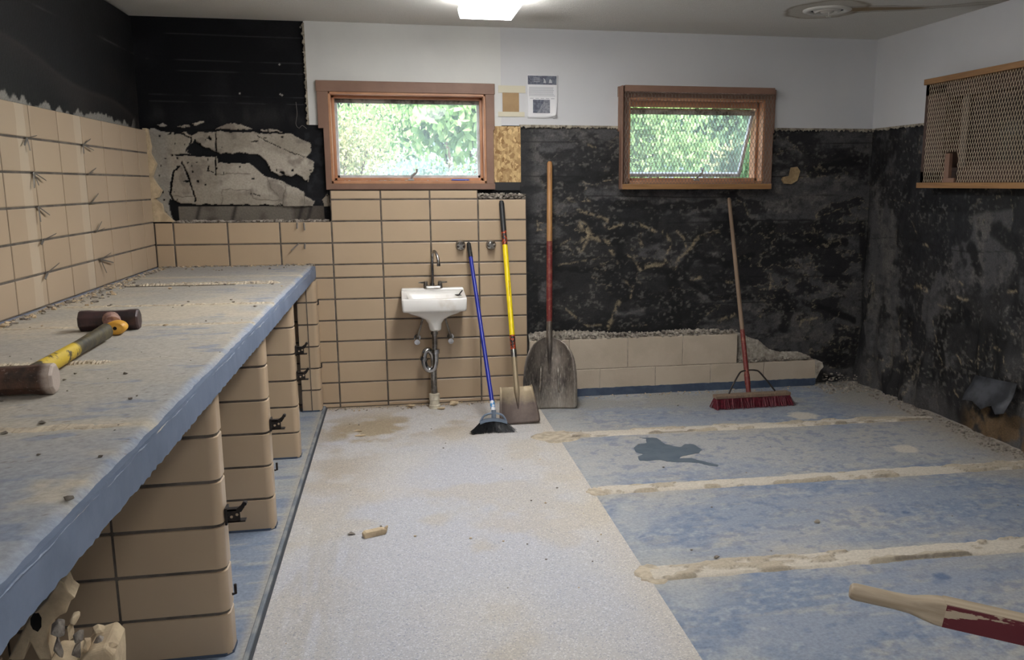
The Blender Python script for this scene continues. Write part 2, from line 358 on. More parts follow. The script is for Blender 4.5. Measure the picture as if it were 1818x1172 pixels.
def fl_blue(U,V):
    c=np.zeros(U.shape+(3,))+np.array(lin(140,148,162)[:3])
    s1=fbm(U*2.2,V*6,31,5); s2=fbm(U*7,V*26,41,4); s3=fbm(U*1.2+8,V*1.6,51,4); s4=fbm(U*30,V*30,57,3)
    c=mixc(c,lin(118,132,154),sm(.42,.66,s1+.35*(s4-.5))*.75)
    c=mixc(c,lin(170,168,164),sm(.44,.68,s3+.25*(s2-.5))*.75)
    c=mixc(c,lin(180,174,160),sm(.56,.72,s2)*.35)
    c=mixc(c,lin(104,119,146),sm(.53,.66,s4*.6+s2*.4)*.55)
    c=mixc(c,lin(176,178,180),sm(.56,.70,fbm(U*40,V*46,58,3)*.6+.4*s1)*.45)
    # dust along the mortar strips, the far bay and the walls
    for k,(y0,sl) in enumerate(STR):
        yy=V-(y0+sl*(U-.86)); d=np.exp(-(yy/.14)**2); c=mixc(c,lin(174,168,156),d*sm(.38,.62,fbm(U*3,V*9,61+k,4))*.7)
    d=sm(2.75,3.25,U+.5*(fbm(U*4,V*4,71,3)-.5))*.8; c=mixc(c,lin(160,150,136),d)
    d=sm(4.85,5.5,V)*sm(.35,.6,fbm(U*4,V*4,81,4)); c=mixc(c,lin(150,148,142),d*.8)
    d=np.exp(-((U-.95)/.12)**2)*sm(.4,.6,fbm(U*4,V*4,91,4)); c=mixc(c,lin(170,172,172),d*.6)
    for (px,py,rr) in ((2.69,4.19,.075),(2.45,4.95,.10)):
        d=sm(1.1,.7,np.hypot((U-px)/rr,(V-py)/rr)+.5*(fbm(U*30,V*30,97,3)-.5)); c=mixc(c,lin(206,198,182),d*.8)
    for (px,py,rr) in ((2.16,3.33,.020),(1.93,2.72,.034),(2.07,3.35,.007)):
        d=sm(1.15,.6,np.hypot((U-px)/rr,(V-py)/rr)+.4*(fbm(U*40,V*40,98,2)-.5)); c=mixc(c,lin(86,104,134),d*.8)
    return c
STR=[(4.80,-.02),(3.865,-.022),(2.95,-.022)]
fb=colgrid('floor',np.linspace(.868,XR+.1,240),np.linspace(YF,5.82,720),lambda U,V,D:(U,V,D),fl_blue,None,M['bluefloor']); tag(fb,kind='structure')
def fl_blueL(U,V):
    c=np.zeros(U.shape+(3,))+np.array(lin(132,142,158)[:3])
    s2=fbm(U*3,V*22,141,4); s3=fbm(U*3,V*1.5,151,4)
    c=mixc(c,lin(160,162,162),sm(.4,.65,s3)*.8); c=mixc(c,lin(108,123,148),sm(.5,.66,s2)*.6); c=mixc(c,lin(176,172,162),sm(.56,.7,fbm(U*4,V*30,161,3))*.5)
    c=mixc(c,lin(176,168,152),np.exp(-((U+.505)/.02)**2)*.6); return c
o=colgrid('floor',np.linspace(XL-.05,-.500,90),np.linspace(YF,5.80,500),lambda U,V,D:(U,V,D+.012),fl_blueL,None,M['bluefloor']); tag(o,kind='structure')
k=MB(); k.box((-.502,YF,-.02),(-.486,5.72,.018)); tag(k.build('trim_1',M['kerb'],bevel=.004),kind='structure')
k=MB(); k.box((-.486,YF,-.02),(-.477,5.72,.006)); tag(k.build('trim_2',M['kerbdark']),kind='structure')
k=MB(); k.box((XL-.2,YF-.1,-.12),(XR+.4,YB+.4,-.015)); tag(k.build('floor',M['kerbdark']),kind='structure')
# raised mortar strips left by removed partitions
def strip(i,y0,sl,x0,x1,wd,seed):
    us=np.linspace(x0,x1,260); vs_=np.linspace(-1,1,22); rs=np.random.RandomState(seed)
    def pos(U,V,D):
        wv=wd/2*(1+.22*(fbm(U*3,V*0+seed,seed,3)-.5)); 
        tap=sm(x0,x0+.02,U)
        return U, y0+sl*(U-.86)+V*wv+.008*(fbm(U*18,V+3,seed+5,3)-.5)*2, D*tap
    def disp(U,V):
        e=sm(1.0,.78,np.abs(V)); n=fbm(U*9,V*1.2,seed+9,4); lumps=sm(.52,.62,n)
        groove=sm(.5,.56,fbm(U*2.2,V*.3+5,seed+30,3))
        return e*(.006+.008*lumps+.006*fbm(U*40,V*5,seed+12,3))*(1-.6*groove*sm(.35,.5,V)) -.001
    def col(U,V):
        n=fbm(U*9,V*1.2,seed+9,4); c=np.zeros(U.shape+(3,))+np.array(lin(198,190,176)[:3])
        c=mixc(c,lin(176,164,144),sm(.5,.62,n)*.8); c=mixc(c,lin(120,110,98),np.exp(-((n-.56)/.012)**2)*.6)
        g=sm(.52,.56,fbm(U*3,V*.2+7,seed+40,3))*np.exp(-((np.abs(V)-.86)/.08)**2)*(V<0); c=mixc(c,lin(104,96,88),g*.8); return c
    o=colgrid('trim_%d'%i,us,vs_,pos,col,disp,M['plasterwall']); tag(o,kind='structure')
strip(3,*STR[0],.93,3.2,.10,11); strip(4,*STR[1],.90,3.25,.115,12); strip(5,*STR[2],.87,3.26,.125,13)
# rough patches where strips meet the terrazzo
for i,(px,py,rx,ry,sd_) in enumerate(((.86,4.80,.14,.12,5),(.885,2.945,.06,.085,6),(.885,3.85,.05,.06,7))):
    rr=random.Random(sd_); poly=[(px+rx*(.8+.35*rr.random())*math.cos(a*math.tau/22), py+ry*(.8+.35*rr.random())*math.sin(a*math.tau/22)) for a in range(22)]
    b=MB(); n=len(poly); b.add([(x,y,.0005) for x,y in poly]+[(px+(x-px)*.9,py+(y-py)*.9,.004) for x,y in poly]+[(px,py,.005)],[(i_,(i_+1)%n,n+(i_+1)%n,n+i_) for i_ in range(n)]+[(n+i_,n+(i_+1)%n,2*n) for i_ in range(n)])
    tag(b.build('trim_%d'%(6+i),M['plasterdust']),kind='structure')
# ------------------------------------------------------------------ walls: hidden shell
b=MB(); b.box((XL-.2,YF-.1,-.1),(XL-.06,YB+.4,H+.1)); wl_shell=b
b.build('wall_left',M['whiteL']); bpy.data.objects['wall_left']['kind']='structure'
b=MB(); b.box((XL-.2,YF-.1,-.1),(XR+.4,YF,H+.1)); tag(b.build('wall_front',M['white']),kind='structure')
# ceiling with stain near the vent
def ceilcol(U,V):
    c=np.zeros(U.shape+(3,))+np.array(lin(240,238,231)[:3])
    n=fbm(U*8,V*8,171,4)-.5
    d=np.hypot((U-2.43),(V-4.87)*.8)+.05*n; ring=np.exp(-((d-.21)/.012)**2); c=mixc(c,lin(140,122,92),ring*.7)
    c=mixc(c,lin(182,172,150),sm(.24,.18,d)*.5)
    s=dpoly(U,V,[(2.55,4.86),(2.7,4.80),(2.95,4.72),(3.29,4.47)])+.06*n; wdt=.10-.07*sm(2.5,3.2,U)
    c=mixc(c,lin(150,126,88),sm(wdt,wdt-.05,s)*sm(3.35,2.9,U)*.9); c=mixc(c,lin(120,98,70),np.exp(-((s-wdt)/.008)**2)*.7)
    for (sx_,sy_) in ((3.25,4.55),(.9,5.4)): c=mixc(c,lin(150,142,124),np.exp(-((U-sx_)/.15)**2-((V-sy_)/.15)**2)*.5)
    return c
us=np.concatenate([np.linspace(XL-.06,2.0,60,endpoint=False),np.linspace(2.0,XR+.05,150)]); vv=np.concatenate([np.linspace(YF,4.2,30,endpoint=False),np.linspace(4.2,5.80,160)])
o=colgrid('ceiling',us,vv,lambda U,V,D:(U,V,D+H),ceilcol,None,M['ceilstain']); tag(o,kind='structure')
b=MB(); b.box((XL-.2,YF-.1,H+.02),(XR+.4,YB+.4,H+.15)); tag(b.build('ceiling',M['ceil']),kind='structure')
# ------------------------------------------------------------------ back wall
W1=(-.384,.584,1.428,1.984)   # opening window_1 x0,x1,z0,z1
W2=(1.522,2.478,1.428,1.984)
b=MB()
def wallpiece(x0,x1,z0,z1): b.box((x0,YB+.005,z0),(x1,YB+.20,z1))
wallpiece(XL-.2,W1[0],-.1,H+.1); wallpiece(W1[1],W2[0],-.1,H+.1); wallpiece(W2[1],XR+.4,-.1,H+.1)
for W in (W1,W2): wallpiece(W[0],W[1],-.1,W[2]); wallpiece(W[0],W[1],W[3],H+.1)
wb=b.build('wall_back',M['void']); tag(wb,kind='structure')
# white drywall above
b=MB()
def dry(x0,x1,z0,z1): b.box((x0,YD,z0),(x1,YB+.004,z1))
dry(-.509,-.40,1.785,H); dry(.60,.686,1.79,H); dry(-.40,.60,2.0,H)
o=b.build('wall_back',M['whiteL']); tag(o,kind='structure')
b=MB()
b.box((.686,YD-.003,2.0),(1.50,YB+.004,H)); b.box((.686,YD-.003,1.795),(1.50,YB+.004,2.0)); b.box((1.50,YD-.003,2.0),(2.50,YB+.004,H)); b.box((2.50,YD-.003,1.795),(XR,YB+.004,H))
o=b.build('wall_back',M['white']); tag(o,kind='structure')
# ragged drywall bottom edge + left edge
def ragged(name, pts0, along, n, amp, th, mat, seed, axis='z'):
    """thin crumbly strip; along=(p0,p1) 3D; pts0=(down vector, out vector)"""
    rr=random.Random(seed); dn,out=Vector(pts0[0]),Vector(pts0[1]); p0,p1=Vector(along[0]),Vector(along[1]); rings=[]
    for i in range(n+1):
        p=p0.lerp(p1,i/n); a=amp*(.25+rr.random()*.9); t_=th*(.6+.6*rr.random())
        rings.append([p-dn*.004, p-dn*.004+out*t_, p+dn*a*.7+out*t_*.9, p+dn*a, p+dn*a*.8-out*.002])
    m=MB(); m.rings(rings); return m.build(name,mat,fix=True)
o=ragged('trim_9',((0,0,-1),(0,-1,0)),((.80,YD,1.797),(1.47,YD,1.796)),80,.018,.008,M['drywall_edge'],3); tag(o,kind='structure')
o=ragged('trim_10',((0,0,-1),(0,-1,0)),((2.54,YD,1.796),(XR,YD,1.797)),90,.018,.008,M['drywall_edge'],4); tag(o,kind='structure')
o=ragged('trim_11',((-1,0,0),(0,-1,0)),((-.507,YD,1.785),(-.507,YD,2.385)),70,.014,.006,M['drywall_edge'],5); tag(o,kind='structure')
# left part: tarred felt with broken plaster
PL=dict(main=[(-1.424,1.759),(-1.395,1.749),(-1.284,1.718),(-1.229,1.735),(-1.193,1.711),(-1.153,1.732),(-1.06,1.74),(-0.819,1.735),(-0.614,1.729),(-0.568,1.705),(-0.536,1.693),(-0.505,1.673),(-0.504,1.616),(-0.534,1.591),(-0.491,1.559),(-0.494,1.501),(-0.524,1.476),(-0.526,1.439),(-0.557,1.452),(-0.596,1.489),(-0.636,1.476),(-0.692,1.48),(-0.747,1.501),(-0.753,1.533),(-0.782,1.574),(-0.804,1.602),(-0.827,1.608),(-0.937,1.613),(-1.023,1.609),(-1.091,1.629),(-1.158,1.668),(-1.188,1.68),(-1.213,1.644),(-1.22,1.612),(-1.171,1.588),(-1.055,1.593),(-1.05,1.553),(-0.87,1.551),(-0.826,1.509),(-0.788,1.476),(-0.694,1.452),(-0.64,1.415),(-0.561,1.381),(-0.553,1.348),(-0.491,1.327),(-0.509,1.286),(-0.687,1.289),(-0.926,1.3),(-1.277,1.306),(-1.352,1.339),(-1.362,1.299),(-1.368,1.226),(-1.39,1.234),(-1.397,1.339),(-1.4,1.404),(-1.416,1.492),(-1.416,1.587),(-1.429,1.65),(-1.44,1.705)],
 left=[(-1.436,1.752),(-1.291,1.73),(-1.29,1.635),(-1.271,1.588),(-1.308,1.508),(-1.335,1.403),(-1.355,1.299),(-1.338,1.217),(-1.4,1.21),(-1.454,1.299),(-1.461,1.452),(-1.459,1.61),(-1.457,1.729)],
 bits=[[(-1.059,1.755),(-0.94,1.797),(-0.895,1.778),(-0.842,1.752)],[(-1.273,1.766),(-1.226,1.781),(-1.196,1.771),(-1.201,1.759)],[(-1.184,1.783),(-1.117,1.803),(-1.118,1.789),(-1.174,1.766)],[(-0.795,1.755),(-0.739,1.76),(-0.661,1.74),(-0.787,1.745)],[(-1.389,1.78),(-1.354,1.786),(-1.329,1.769),(-1.349,1.763)],[(-0.445,1.335),(-0.415,1.369),(-0.4,1.335),(-0.402,1.293),(-0.443,1.294)]])
ST=[([(-1.103,1.625),(-1.032,1.597),(-0.954,1.593),(-0.868,1.59),(-0.807,1.549),(-0.77,1.509),(-0.685,1.468)],.0075),
 ([(-1.032,1.589),(-0.985,1.589)],.010),
 ([(-1.285,1.6),(-1.224,1.602),(-1.163,1.592)],.0055),
 ([(-1.262,1.56),(-1.243,1.508),(-1.22,1.452),(-1.209,1.387),(-1.202,1.322)],.0045),
 ([(-1.275,1.532),(-1.308,1.5),(-1.33,1.436),(-1.34,1.371),(-1.329,1.327),(-1.285,1.305),(-1.223,1.303)],.0055),
 ([(-1.323,1.753),(-1.26,1.73),(-1.194,1.699),(-1.208,1.66),(-1.227,1.62)],.0035),
 ([(-1.281,1.754),(-1.16,1.739),(-1.067,1.752)],.008),
 ([(-1.061,1.725),(-1.054,1.669),(-1.061,1.625)],.0030),
 ([(-1.063,1.597),(-1.072,1.516),(-1.07,1.484)],.0038),
 ([(-0.85,1.682),(-0.815,1.685)],.0028),([(-0.778,1.703),(-0.766,1.707)],.0028),
 ([(-1.277,1.305),(-1.005,1.302),(-0.687,1.293)],.0022),([(-0.86,1.46),(-0.849,1.458)],.004),
 ([(-1.052,1.75),(-0.858,1.749),(-0.614,1.735)],.0015),([(-0.813,1.715),(-0.729,1.663),(-0.542,1.591)],.0014),
 ([(-1.123,1.506),(-1.085,1.496)],.002),([(-0.874,1.37),(-0.819,1.353)],.002)]
CR=[[(-1.053,1.74),(-1.063,1.597)],[(-0.772,1.476),(-0.753,1.402),(-0.708,1.353)],[(-0.668,1.419),(-0.687,1.291)],[(-1.038,1.387),(-1.044,1.305)],[(-1.07,1.484),(-0.866,1.488)],[(-1.038,1.395),(-0.872,1.394),(-0.86,1.337),(-0.701,1.328)],[(-0.561,1.386),(-0.558,1.29)],[(-1.179,1.692),(-1.107,1.628)],[(-1.32,1.355),(-1.204,1.351)]]
def bl_fields(U,V):
    wx=.010*(fbm(U*30,V*30,201,3)-.5)*2; wz=.010*(fbm(U*30+9,V*30,211,3)-.5)*2; u=U+wx; v=V+wz
    p=inpoly(u,v,PL['main'])|inpoly(u,v,PL['left'])
    for q in PL['bits']: p|=inpoly(u,v,q)
    for s_,w_ in ST: p&=~(dpoly(u,v,s_)<w_)
    holes=(fbm(U*45,V*45,221,2)>.82)&(fbm(U*6,V*6,231,2)>.5); p&=~holes
    band=(V<1.292+.004*(vnoise(U*60,V*0,7)-.5))&(V>1.19)&(U>-1.31)&(U<-.44)
    return p,band,u,v
def bl_col(U,V):
    p,band,u,v=bl_fields(U,V)
    c=np.zeros(U.shape+(3,))+BLACK
    c=mixc(c,lin(30,30,33),sm(.4,.7,fbm(U*5,V*5,241,4))*.6)
    # faint chalk/seam lines of the felt
    for zz,sl in ((2.30,0.0),(2.152,0),(2.09,0),(1.95,0),(1.91,0)):
        d=np.exp(-((V-zz-.004*np.sin(U*3))/.0028)**2)*(U>-1.42)*(U<-.52)*sm(.3,.55,fbm(U*6,V*0+zz*9,251,3)); c=mixc(c,lin(64,64,66),d*.6)
    c=mixc(c,lin(46,45,46),np.exp(-((V-1.84)/.05)**2)*sm(.4,.7,fbm(U*14,V*4,256,3))*(U<-.5)*.6)
    # plain-felt column beside the window
    m=(U>-.535)&(V<1.785); c=mixc(c,lin(38,39,43),m*sm(.4,.7,fbm(U*25,V*25,261,3))*.8)
    # plaster
    t1=fbm(U*5,V*7,271,4); pc=np.zeros(U.shape+(3,))+np.array(lin(150,142,130)[:3]); pc=mixc(pc,lin(172,164,152),sm(.42,.65,t1)); pc=mixc(pc,lin(120,112,104),sm(.55,.75,fbm(U*16,V*16,281,3))*.7)
    lft=sm(-1.30,-1.36,U); pc=mixc(pc,lin(140,137,132),lft*.7)
    for q in CR: pc=mixc(pc,lin(88,80,72),np.exp(-(dpoly(u,v,q)/.0025)**2)*.8)
    c=np.where(p[...,None],pc,c)
    bc=np.zeros(U.shape+(3,))+np.array(lin(112,106,98)[:3]); bc=mixc(bc,lin(84,78,72),sm(.4,.65,fbm(U*7,V*9,291,4)))
    for xx in (-1.19,-.98,-.585,-.53): bc=mixc(bc,lin(46,42,40),np.exp(-((U-xx-.3*(V-1.25))/.012)**2)*.8)
    c=np.where(band[...,None]&~(U<-1.3)[...,None],bc,c)
    dots=[(-.90,1.965),(-.665,1.965),(-.655,1.96),(-.525,2.36),(-.66,2.14)]
    for (dx,dz) in dots: c=mixc(c,lin(170,168,160),sm(.006,.004,np.hypot(U-dx,V-dz))*.9)
    return c
def bl_disp(U,V):
    p,band,u,v=bl_fields(U,V); return np.where(p,-.010-.008*fbm(U*12,V*12,301,3),0)+np.where(band,.0,0)-.004*fbm(U*6,V*6,311,3)*(V>1.75)
o=colgrid('wall_back',np.arange(XL,-.3835,.0045),np.arange(1.15,H,.0045),lambda U,V,D:(U,YB+D,V),bl_col,bl_disp,M['plasterwall']); tag(o,kind='structure')
# right part: black felt
TAN=[([(1.208,1.162),(1.243,1.094),(1.194,0.999)],.030),([(1.243,1.08),(1.391,1.051),(1.434,0.968)],.022),([(1.125,1.324),(1.277,1.323)],.012),
([(1.201,1.257),(1.305,1.229),(1.39,1.201),(1.376,1.16)],.014),([(1.404,1.14),(1.496,1.153)],.014),([(1.574,1.159),(1.661,1.144),(1.74,1.113)],.014),
([(1.791,1.115),(1.836,1.018),(1.802,0.92)],.014),([(1.864,1.101),(1.938,1.058),(1.954,1.002)],.012),([(1.629,0.854),(1.694,0.88),(1.81,0.892)],.016),([(1.877,0.849),(1.911,0.933),(1.991,0.994),(2.04,1.078),(2.195,1.104)],.016),
([(1.618,1.09),(1.634,1.006)],.016),([(1.548,0.952),(1.621,0.868)],.009),([(1.507,0.772),(1.563,0.729),(1.552,0.659)],.013),([(1.473,0.633),(1.437,0.549),(1.395,0.451)],.018),
([(1.067,0.616),(1.166,0.543),(1.266,0.483),(1.352,0.467)],.010),([(2.207,0.476),(2.312,0.523)],.018),([(1.996,0.776),(2.048,0.782)],.02),([(2.577,0.778),(2.573,0.691)],.010),
([(2.314,1.319),(2.375,1.291),(2.4,1.207)],.006),([(2.729,0.83),(2.931,0.843)],.005),([(2.811,0.42),(2.824,0.472),(2.95,0.475)],.012),([(0.918,1.178),(0.917,1.111),(1.028,1.137)],.010),
([(1.041,1.015),(1.138,1.068)],.008),([(1.374,1.454),(1.465,1.464)],.006),([(1.262,1.666),(1.317,1.662)],.008),([(2.896,1.196),(3.095,1.259)],.006),([(1.054,0.895),(1.264,0.929),(1.377,0.952)],.007),
([(2.555,1.65),(2.614,1.665)],.006),([(2.759,1.471),(2.82,1.471)],.012),([(1.569,0.474),(1.671,0.471)],.006),([(2.228,0.756),(2.281,0.755)],.010),([(2.495,0.533),(2.512,0.488)],.010),([(3.251,0.262),(3.317,0.26)],.006)]
DK=[([(1.679,0.853),(1.914,0.813),(1.985,0.945),(2.047,1.085)],.035),([(1.841,0.793),(1.889,0.607),(1.877,0.464)],.04),([(2.029,0.945),(2.255,0.87),(2.433,0.938)],.025),([(1.93,0.777),(2.141,0.651),(2.444,0.651)],.018),
([(1.405,1.092),(1.49,1.064),(1.492,0.898)],.03),([(1.04,0.872),(1.421,0.851)],.018),([(1.459,1.296),(1.716,1.267),(2.122,1.292)],.03),([(2.577,1.135),(2.523,0.965)],.03),([(2.646,0.616),(2.756,0.584),(2.686,0.409)],.03),
([(2.865,1.499),(3.169,1.584)],.04),([(2.859,1.018),(3.126,1)],.03),([(0.874,0.827),(0.885,0.495)],.03),([(1.508,0.73),(1.537,0.659)],.012),([(3.261,1.128),(3.341,0.388)],.03),([(2.834,0.597),(2.978,0.549),(3.24,0.451)],.02)]
def felt(U,V,su,sv,seed,tan,dk,vertical=False):
    c=np.zeros(U.shape+(3,))+np.array(lin(72,71,72)[:3])
    wx=.05*(fbm(U*8,V*8,seed+1,4)-.5); wz=.05*(fbm(U*8+3,V*8,seed+2,4)-.5); u=U+wx; v=V+wz
    n1=fbm(u*su,v*sv,seed+10,6,.6); n2=fbm(U*su*3,V*sv*3,seed+20,5,.6); n3=fbm(U*su*.6+5,V*sv*.9,seed+30,6,.6); n4=fbm(U*22,V*28,seed+35,4,.6)
    c=mixc(c,lin(90,87,84),sm(.45,.65,n2)*.7)
    c=mixc(c,lin(46,46,49),sm(.50,.66,n4)*.7)
    c=mixc(c,lin(24,24,27),sm(.49,.58,n1+.25*(n2-.5)+.12*(n4-.5))*.9)
    c=mixc(c,lin(15,15,17),sm(.52,.62,n3+.1*(n4-.5))*.8)
    for s_,w_ in dk: c=mixc(c,lin(13,13,15),sm(w_*1.35,w_*.7,dpoly(u,v,s_)+.02*(fbm(U*26,V*26,seed+40,3)-.5))*.9)
    weave=((np.sin(U*math.tau/.0125)*np.sin(V*math.tau/.0125))>-.15)
    q=fbm(U*34,V*34,seed+60,4,.65); edge=np.abs(n1+.25*(n2-.5)+.12*(n4-.5)-.535); auto=sm(.018,.004,edge)*sm(.48,.58,fbm(U*2.3,V*2.3,seed+50,3))*sm(.42,.58,q); c=mixc(c,lin(132,122,104),auto*np.where(weave,.75,.35))
    for s_,w_ in tan:
        d=dpoly(u,v,s_); m=sm(w_*1.25,w_*.35,d+.03*(q-.5))*sm(.38,.55,q); c=mixc(c,lin(150,136,110),m*np.where(weave,.8,.35))
    c=mixc(c,lin(112,109,104),sm(.60,.72,fbm(U*50,V*60,seed+70,3))*sm(.4,.6,n2)*.45)
    return c
def br_col(U,V):
    c=felt(U,V,2.6,5.0,401,TAN,DK)
    for zz in (1.70,1.48,1.34,1.17,1.03,.93,.78,.60):
        d=np.exp(-((V-zz-.006*np.sin(U*4+zz*30))/.004)**2)*sm(.42,.6,fbm(U*3,V*0+zz*11,431,3)); c=mixc(c,lin(8,8,9),d*.9)
    for xx in (.83,):
        c=mixc(c,lin(20,21,24),sm(.10,.02,U-xx)*.8)
    c=mixc(c,lin(70,70,70),np.exp(-((U-3.285)/.006)**2)*sm(.4,.6,fbm(U*0,V*9,441,3))*.7)
    return c
def felt_disp(U,V): return -.012*fbm(U*3,V*4,451,4)-.006*fbm(U*14,V*14,461,3)+.008
gx=np.arange(.62,XR+.004,.006)
def hole(o,W):
    me=o.data; bm=bmesh.new(); bm.from_mesh(me)
    kill=[f for f in bm.faces if W[0]<f.calc_center_median().x<W[1] and W[2]<f.calc_center_median().z<W[3]]
    bmesh.ops.delete(bm,geom=kill,context='FACES'); bm.to_mesh(me); bm.free()
o=colgrid('wall_back',gx,np.arange(-.02,1.81,.006),lambda U,V,D:(U,YB-.002+D,V),br_col,felt_disp,M['felt']); tag(o,kind='structure'); hole(o,(W2[0],W2[1],W2[2],2.1))
# ------------------------------------------------------------------ left wall: dark upper zone + tile
def lw_col(U,V):  # U=y V=z
    c=np.zeros(U.shape+(3,))+BLACK*.7
    c=mixc(c,lin(30,27,26),sm(.45,.7,fbm(U*1.5,V*5,501,4))*sm(2.25,1.9,V)*.8)
    crest=2.02-.10*(U-3.6)+.02*np.sin(U*5); c=mixc(c,lin(58,52,49),np.exp(-((V-crest)/.010)**2)*sm(2.5,3.2,U)*.5)+0; c=mixc(c,lin(44,40,38),sm(crest-.14,crest,V)*sm(crest+.004,crest,V)*sm(2.5,3.2,U)*.4)
    for zz in (2.18,2.28): c=mixc(c,lin(80,78,76),np.exp(-((V-zz)/.0022)**2)*sm(.35,.6,fbm(U*3,V*0+zz*7,531,3))*.6)
    edge=1.765+.05*(fbm(U*7,V*0+3,541,4)-.5)*2+.05*(fbm(U*22,V*0,551,2)-.5)
    m=sm(edge+.004,edge-.004,V)*sm(5.75,5.6,U+.0); c=mixc(c,lin(140,137,130),m*.95)
    return c
o=colgrid('wall_left',np.arange(YF,YB+.006,.012),np.arange(1.70,H,.008),lambda U,V,D:(XL+D,U,V),lw_col,lambda U,V:.012*fbm(U*2,V*4,561,3)-.004,M['felt']); tag(o,kind='structure')
def tiles(cells, mapf, d=.012, bev=.003, gap=.0045):
    """cells (a0,a1,b0,b1); mapf(a,b,c): c outwards"""
    m=MB()
    for (a0,a1,b0,b1) in cells:
        A0,A1,B0,B1=a0+gap,a1-gap,b0+gap,b1-gap
        if A1-A0<.004 or B1-B0<.004: continue
        bb=min(bev,(A1-A0)/3,(B1-B0)/3)
        q=[(A0,B0),(A1,B0),(A1,B1),(A0,B1)]; p=[(A0+bb,B0+bb),(A1-bb,B0+bb),(A1-bb,B1-bb),(A0+bb,B1-bb)]
        vs=[mapf(a,b_,-d) for a,b_ in q]+[mapf(a,b_,-bb*.6) for a,b_ in q]+[mapf(a,b_,0) for a,b_ in p]
        m.add(vs,[(0,1,5,4),(1,2,6,5),(2,3,7,6),(3,0,4,7),(4,5,9,8),(5,6,10,9),(6,7,11,10),(7,4,8,11),(8,9,10,11)])
    return m
RW=[.93,1.0655,1.2005,1.336,1.472,1.607,1.742]
cols=[YF]+[5.511-.3048*k for k in range(23,-1,-1)]+[YT]
cells=[(cols[i],cols[i+1],RW[j],RW[j+1]) for i in range(len(cols)-1) for j in range(6)]
low=[(cols[i],cols[i+1],.93-.1355*(j+1),.93-.1355*j) for i in range(len(cols)-1) for j in range(7)]
cells=[c for c in cells if not (c[1]>5.6 and c[2]>1.19)]
o=tiles(cells+low,lambda a,b_,c:(XT+c,a,b_)).build('wall_left',M['tileL']); tag(o,kind='structure')
b=MB(); b.box((XL-.06,YF,-.02),(XT-.0035,YT-.006,1.205)); b.box((XL-.06,YF,1.205),(XT-.0035,5.53,1.739)); tag(b.build('wall_left',M['grout']),kind='structure')
# broken tile edge at the far end of the left wall
def chunk(seed, size, flat=1.0, npts=14):
    rr=random.Random(seed); bm=bmesh.new()
    for _ in range(npts):
        v=Vector((rr.gauss(0,1),rr.gauss(0,1),rr.gauss(0,1))).normalized()*(.75+.4*rr.random()); bm.verts.new((v.x*size[0],v.y*size[1],v.z*size[2]*flat))
    r=bmesh.ops.convex_hull(bm,input=bm.verts); bmesh.ops.delete(bm,geom=[g for g in r['geom_interior'] if isinstance(g,bmesh.types.BMVert)],context='VERTS')
    bm.verts.ensure_lookup_table(); vs=[tuple(v.co) for v in bm.verts]; fs=[tuple(v.index for v in f.verts) for f in bm.faces]; bm.free(); return vs,fs
HULL=[chunk(s,(1,1,1)) for s in range(12)]
def rubble(name, pts, mats, seed, smin, smax, zf=.6):
    """pts list of (x,y,z) base positions; ONE granular mesh"""
    rr=random.Random(seed); m=MB()
    for p in pts:
        vs,fs=rr.choice(HULL); s_=smin+(smax-smin)*rr.random()**2.2; E_=Euler((rr.random()*6,rr.random()*6,rr.random()*6)).to_matrix()
        S=(s_*(.6+.8*rr.random()),s_*(.6+.8*rr.random()),s_*zf)
        m.mi=rr.randrange(len(mats)) if len(mats)>1 else 0
        q=[E_@Vector(v) for v in vs]; m.add([(p[0]+a.x*S[0],p[1]+a.y*S[1],p[2]+a.z*S[2]+S[2]*.55) for a in q],fs)
    return m.build(name,mats,fix=False)
m=MB(); rr=random.Random(9)
prof=[(-1.427,1.751),(-1.42,1.701),(-1.413,1.647),(-1.42,1.608),(-1.392,1.546),(-1.411,1.498),(-1.421,1.467),(-1.401,1.428),(-1.374,1.388),(-1.396,1.348),(-1.42,1.341),(-1.381,1.309),(-1.373,1.261),(-1.328,1.212),(-1.313,1.202)]
poly=[(XT-.02,prof[0][1])]+prof+[(XT-.02,prof[-1][1])]
m.prism(poly,lambda a,b_:(a,YT+.002,b_),lambda a,b_:(a-.004,YB-.01,b_)); o=m.build('trim_12',M['debris']); tag(o,kind='structure')
cells=[(5.511,YT,RW[j],RW[j+1]) for j in range(2,6)]
o=tiles(cells,lambda a,b_,c:(XT+c,a,b_)).build('wall_left',M['tileL']); tag(o,kind='structure')
b=MB(); b.box((XL-.06,5.50,1.205),(XT-.0035,YT-.006,1.739)); tag(b.build('wall_left',M['grout']),kind='structure')
# ------------------------------------------------------------------ back tile panel
CO=[-1.4286,-1.322,-1.012,-.706,-.396,-.091,.214,.519,.832]
RB=[.0,.031,.166,.301,.436,.571,.707,.843,.927,1.0625,1.1975,1.331,1.389]
cells=[]
for i in range(8):
    for j in range(12):
        if i<3 or i==3:
            if RB[j+1]>1.2: continue
        if i==7 and j==11: continue
        cells.append((CO[i],CO[i+1],RB[j],RB[j+1]))
o=tiles(cells,lambda a,b_,c:(a,YT+c*1 if False else YT-c,b_),gap=.005).build('wall_back',M['tile']); tag(o,kind='structure')
b=MB(); b.box((XT,YT+.0035,-.02),(-.396,YB+.02,1.194)); b.box((-.396,YT+.0035,-.02),(.519,YB+.02,1.386)); b.box((.519,YT+.0035,-.02),(.831,YB+.02,1.329)); tag(b.build('wall_back',M['grout']),kind='structure')
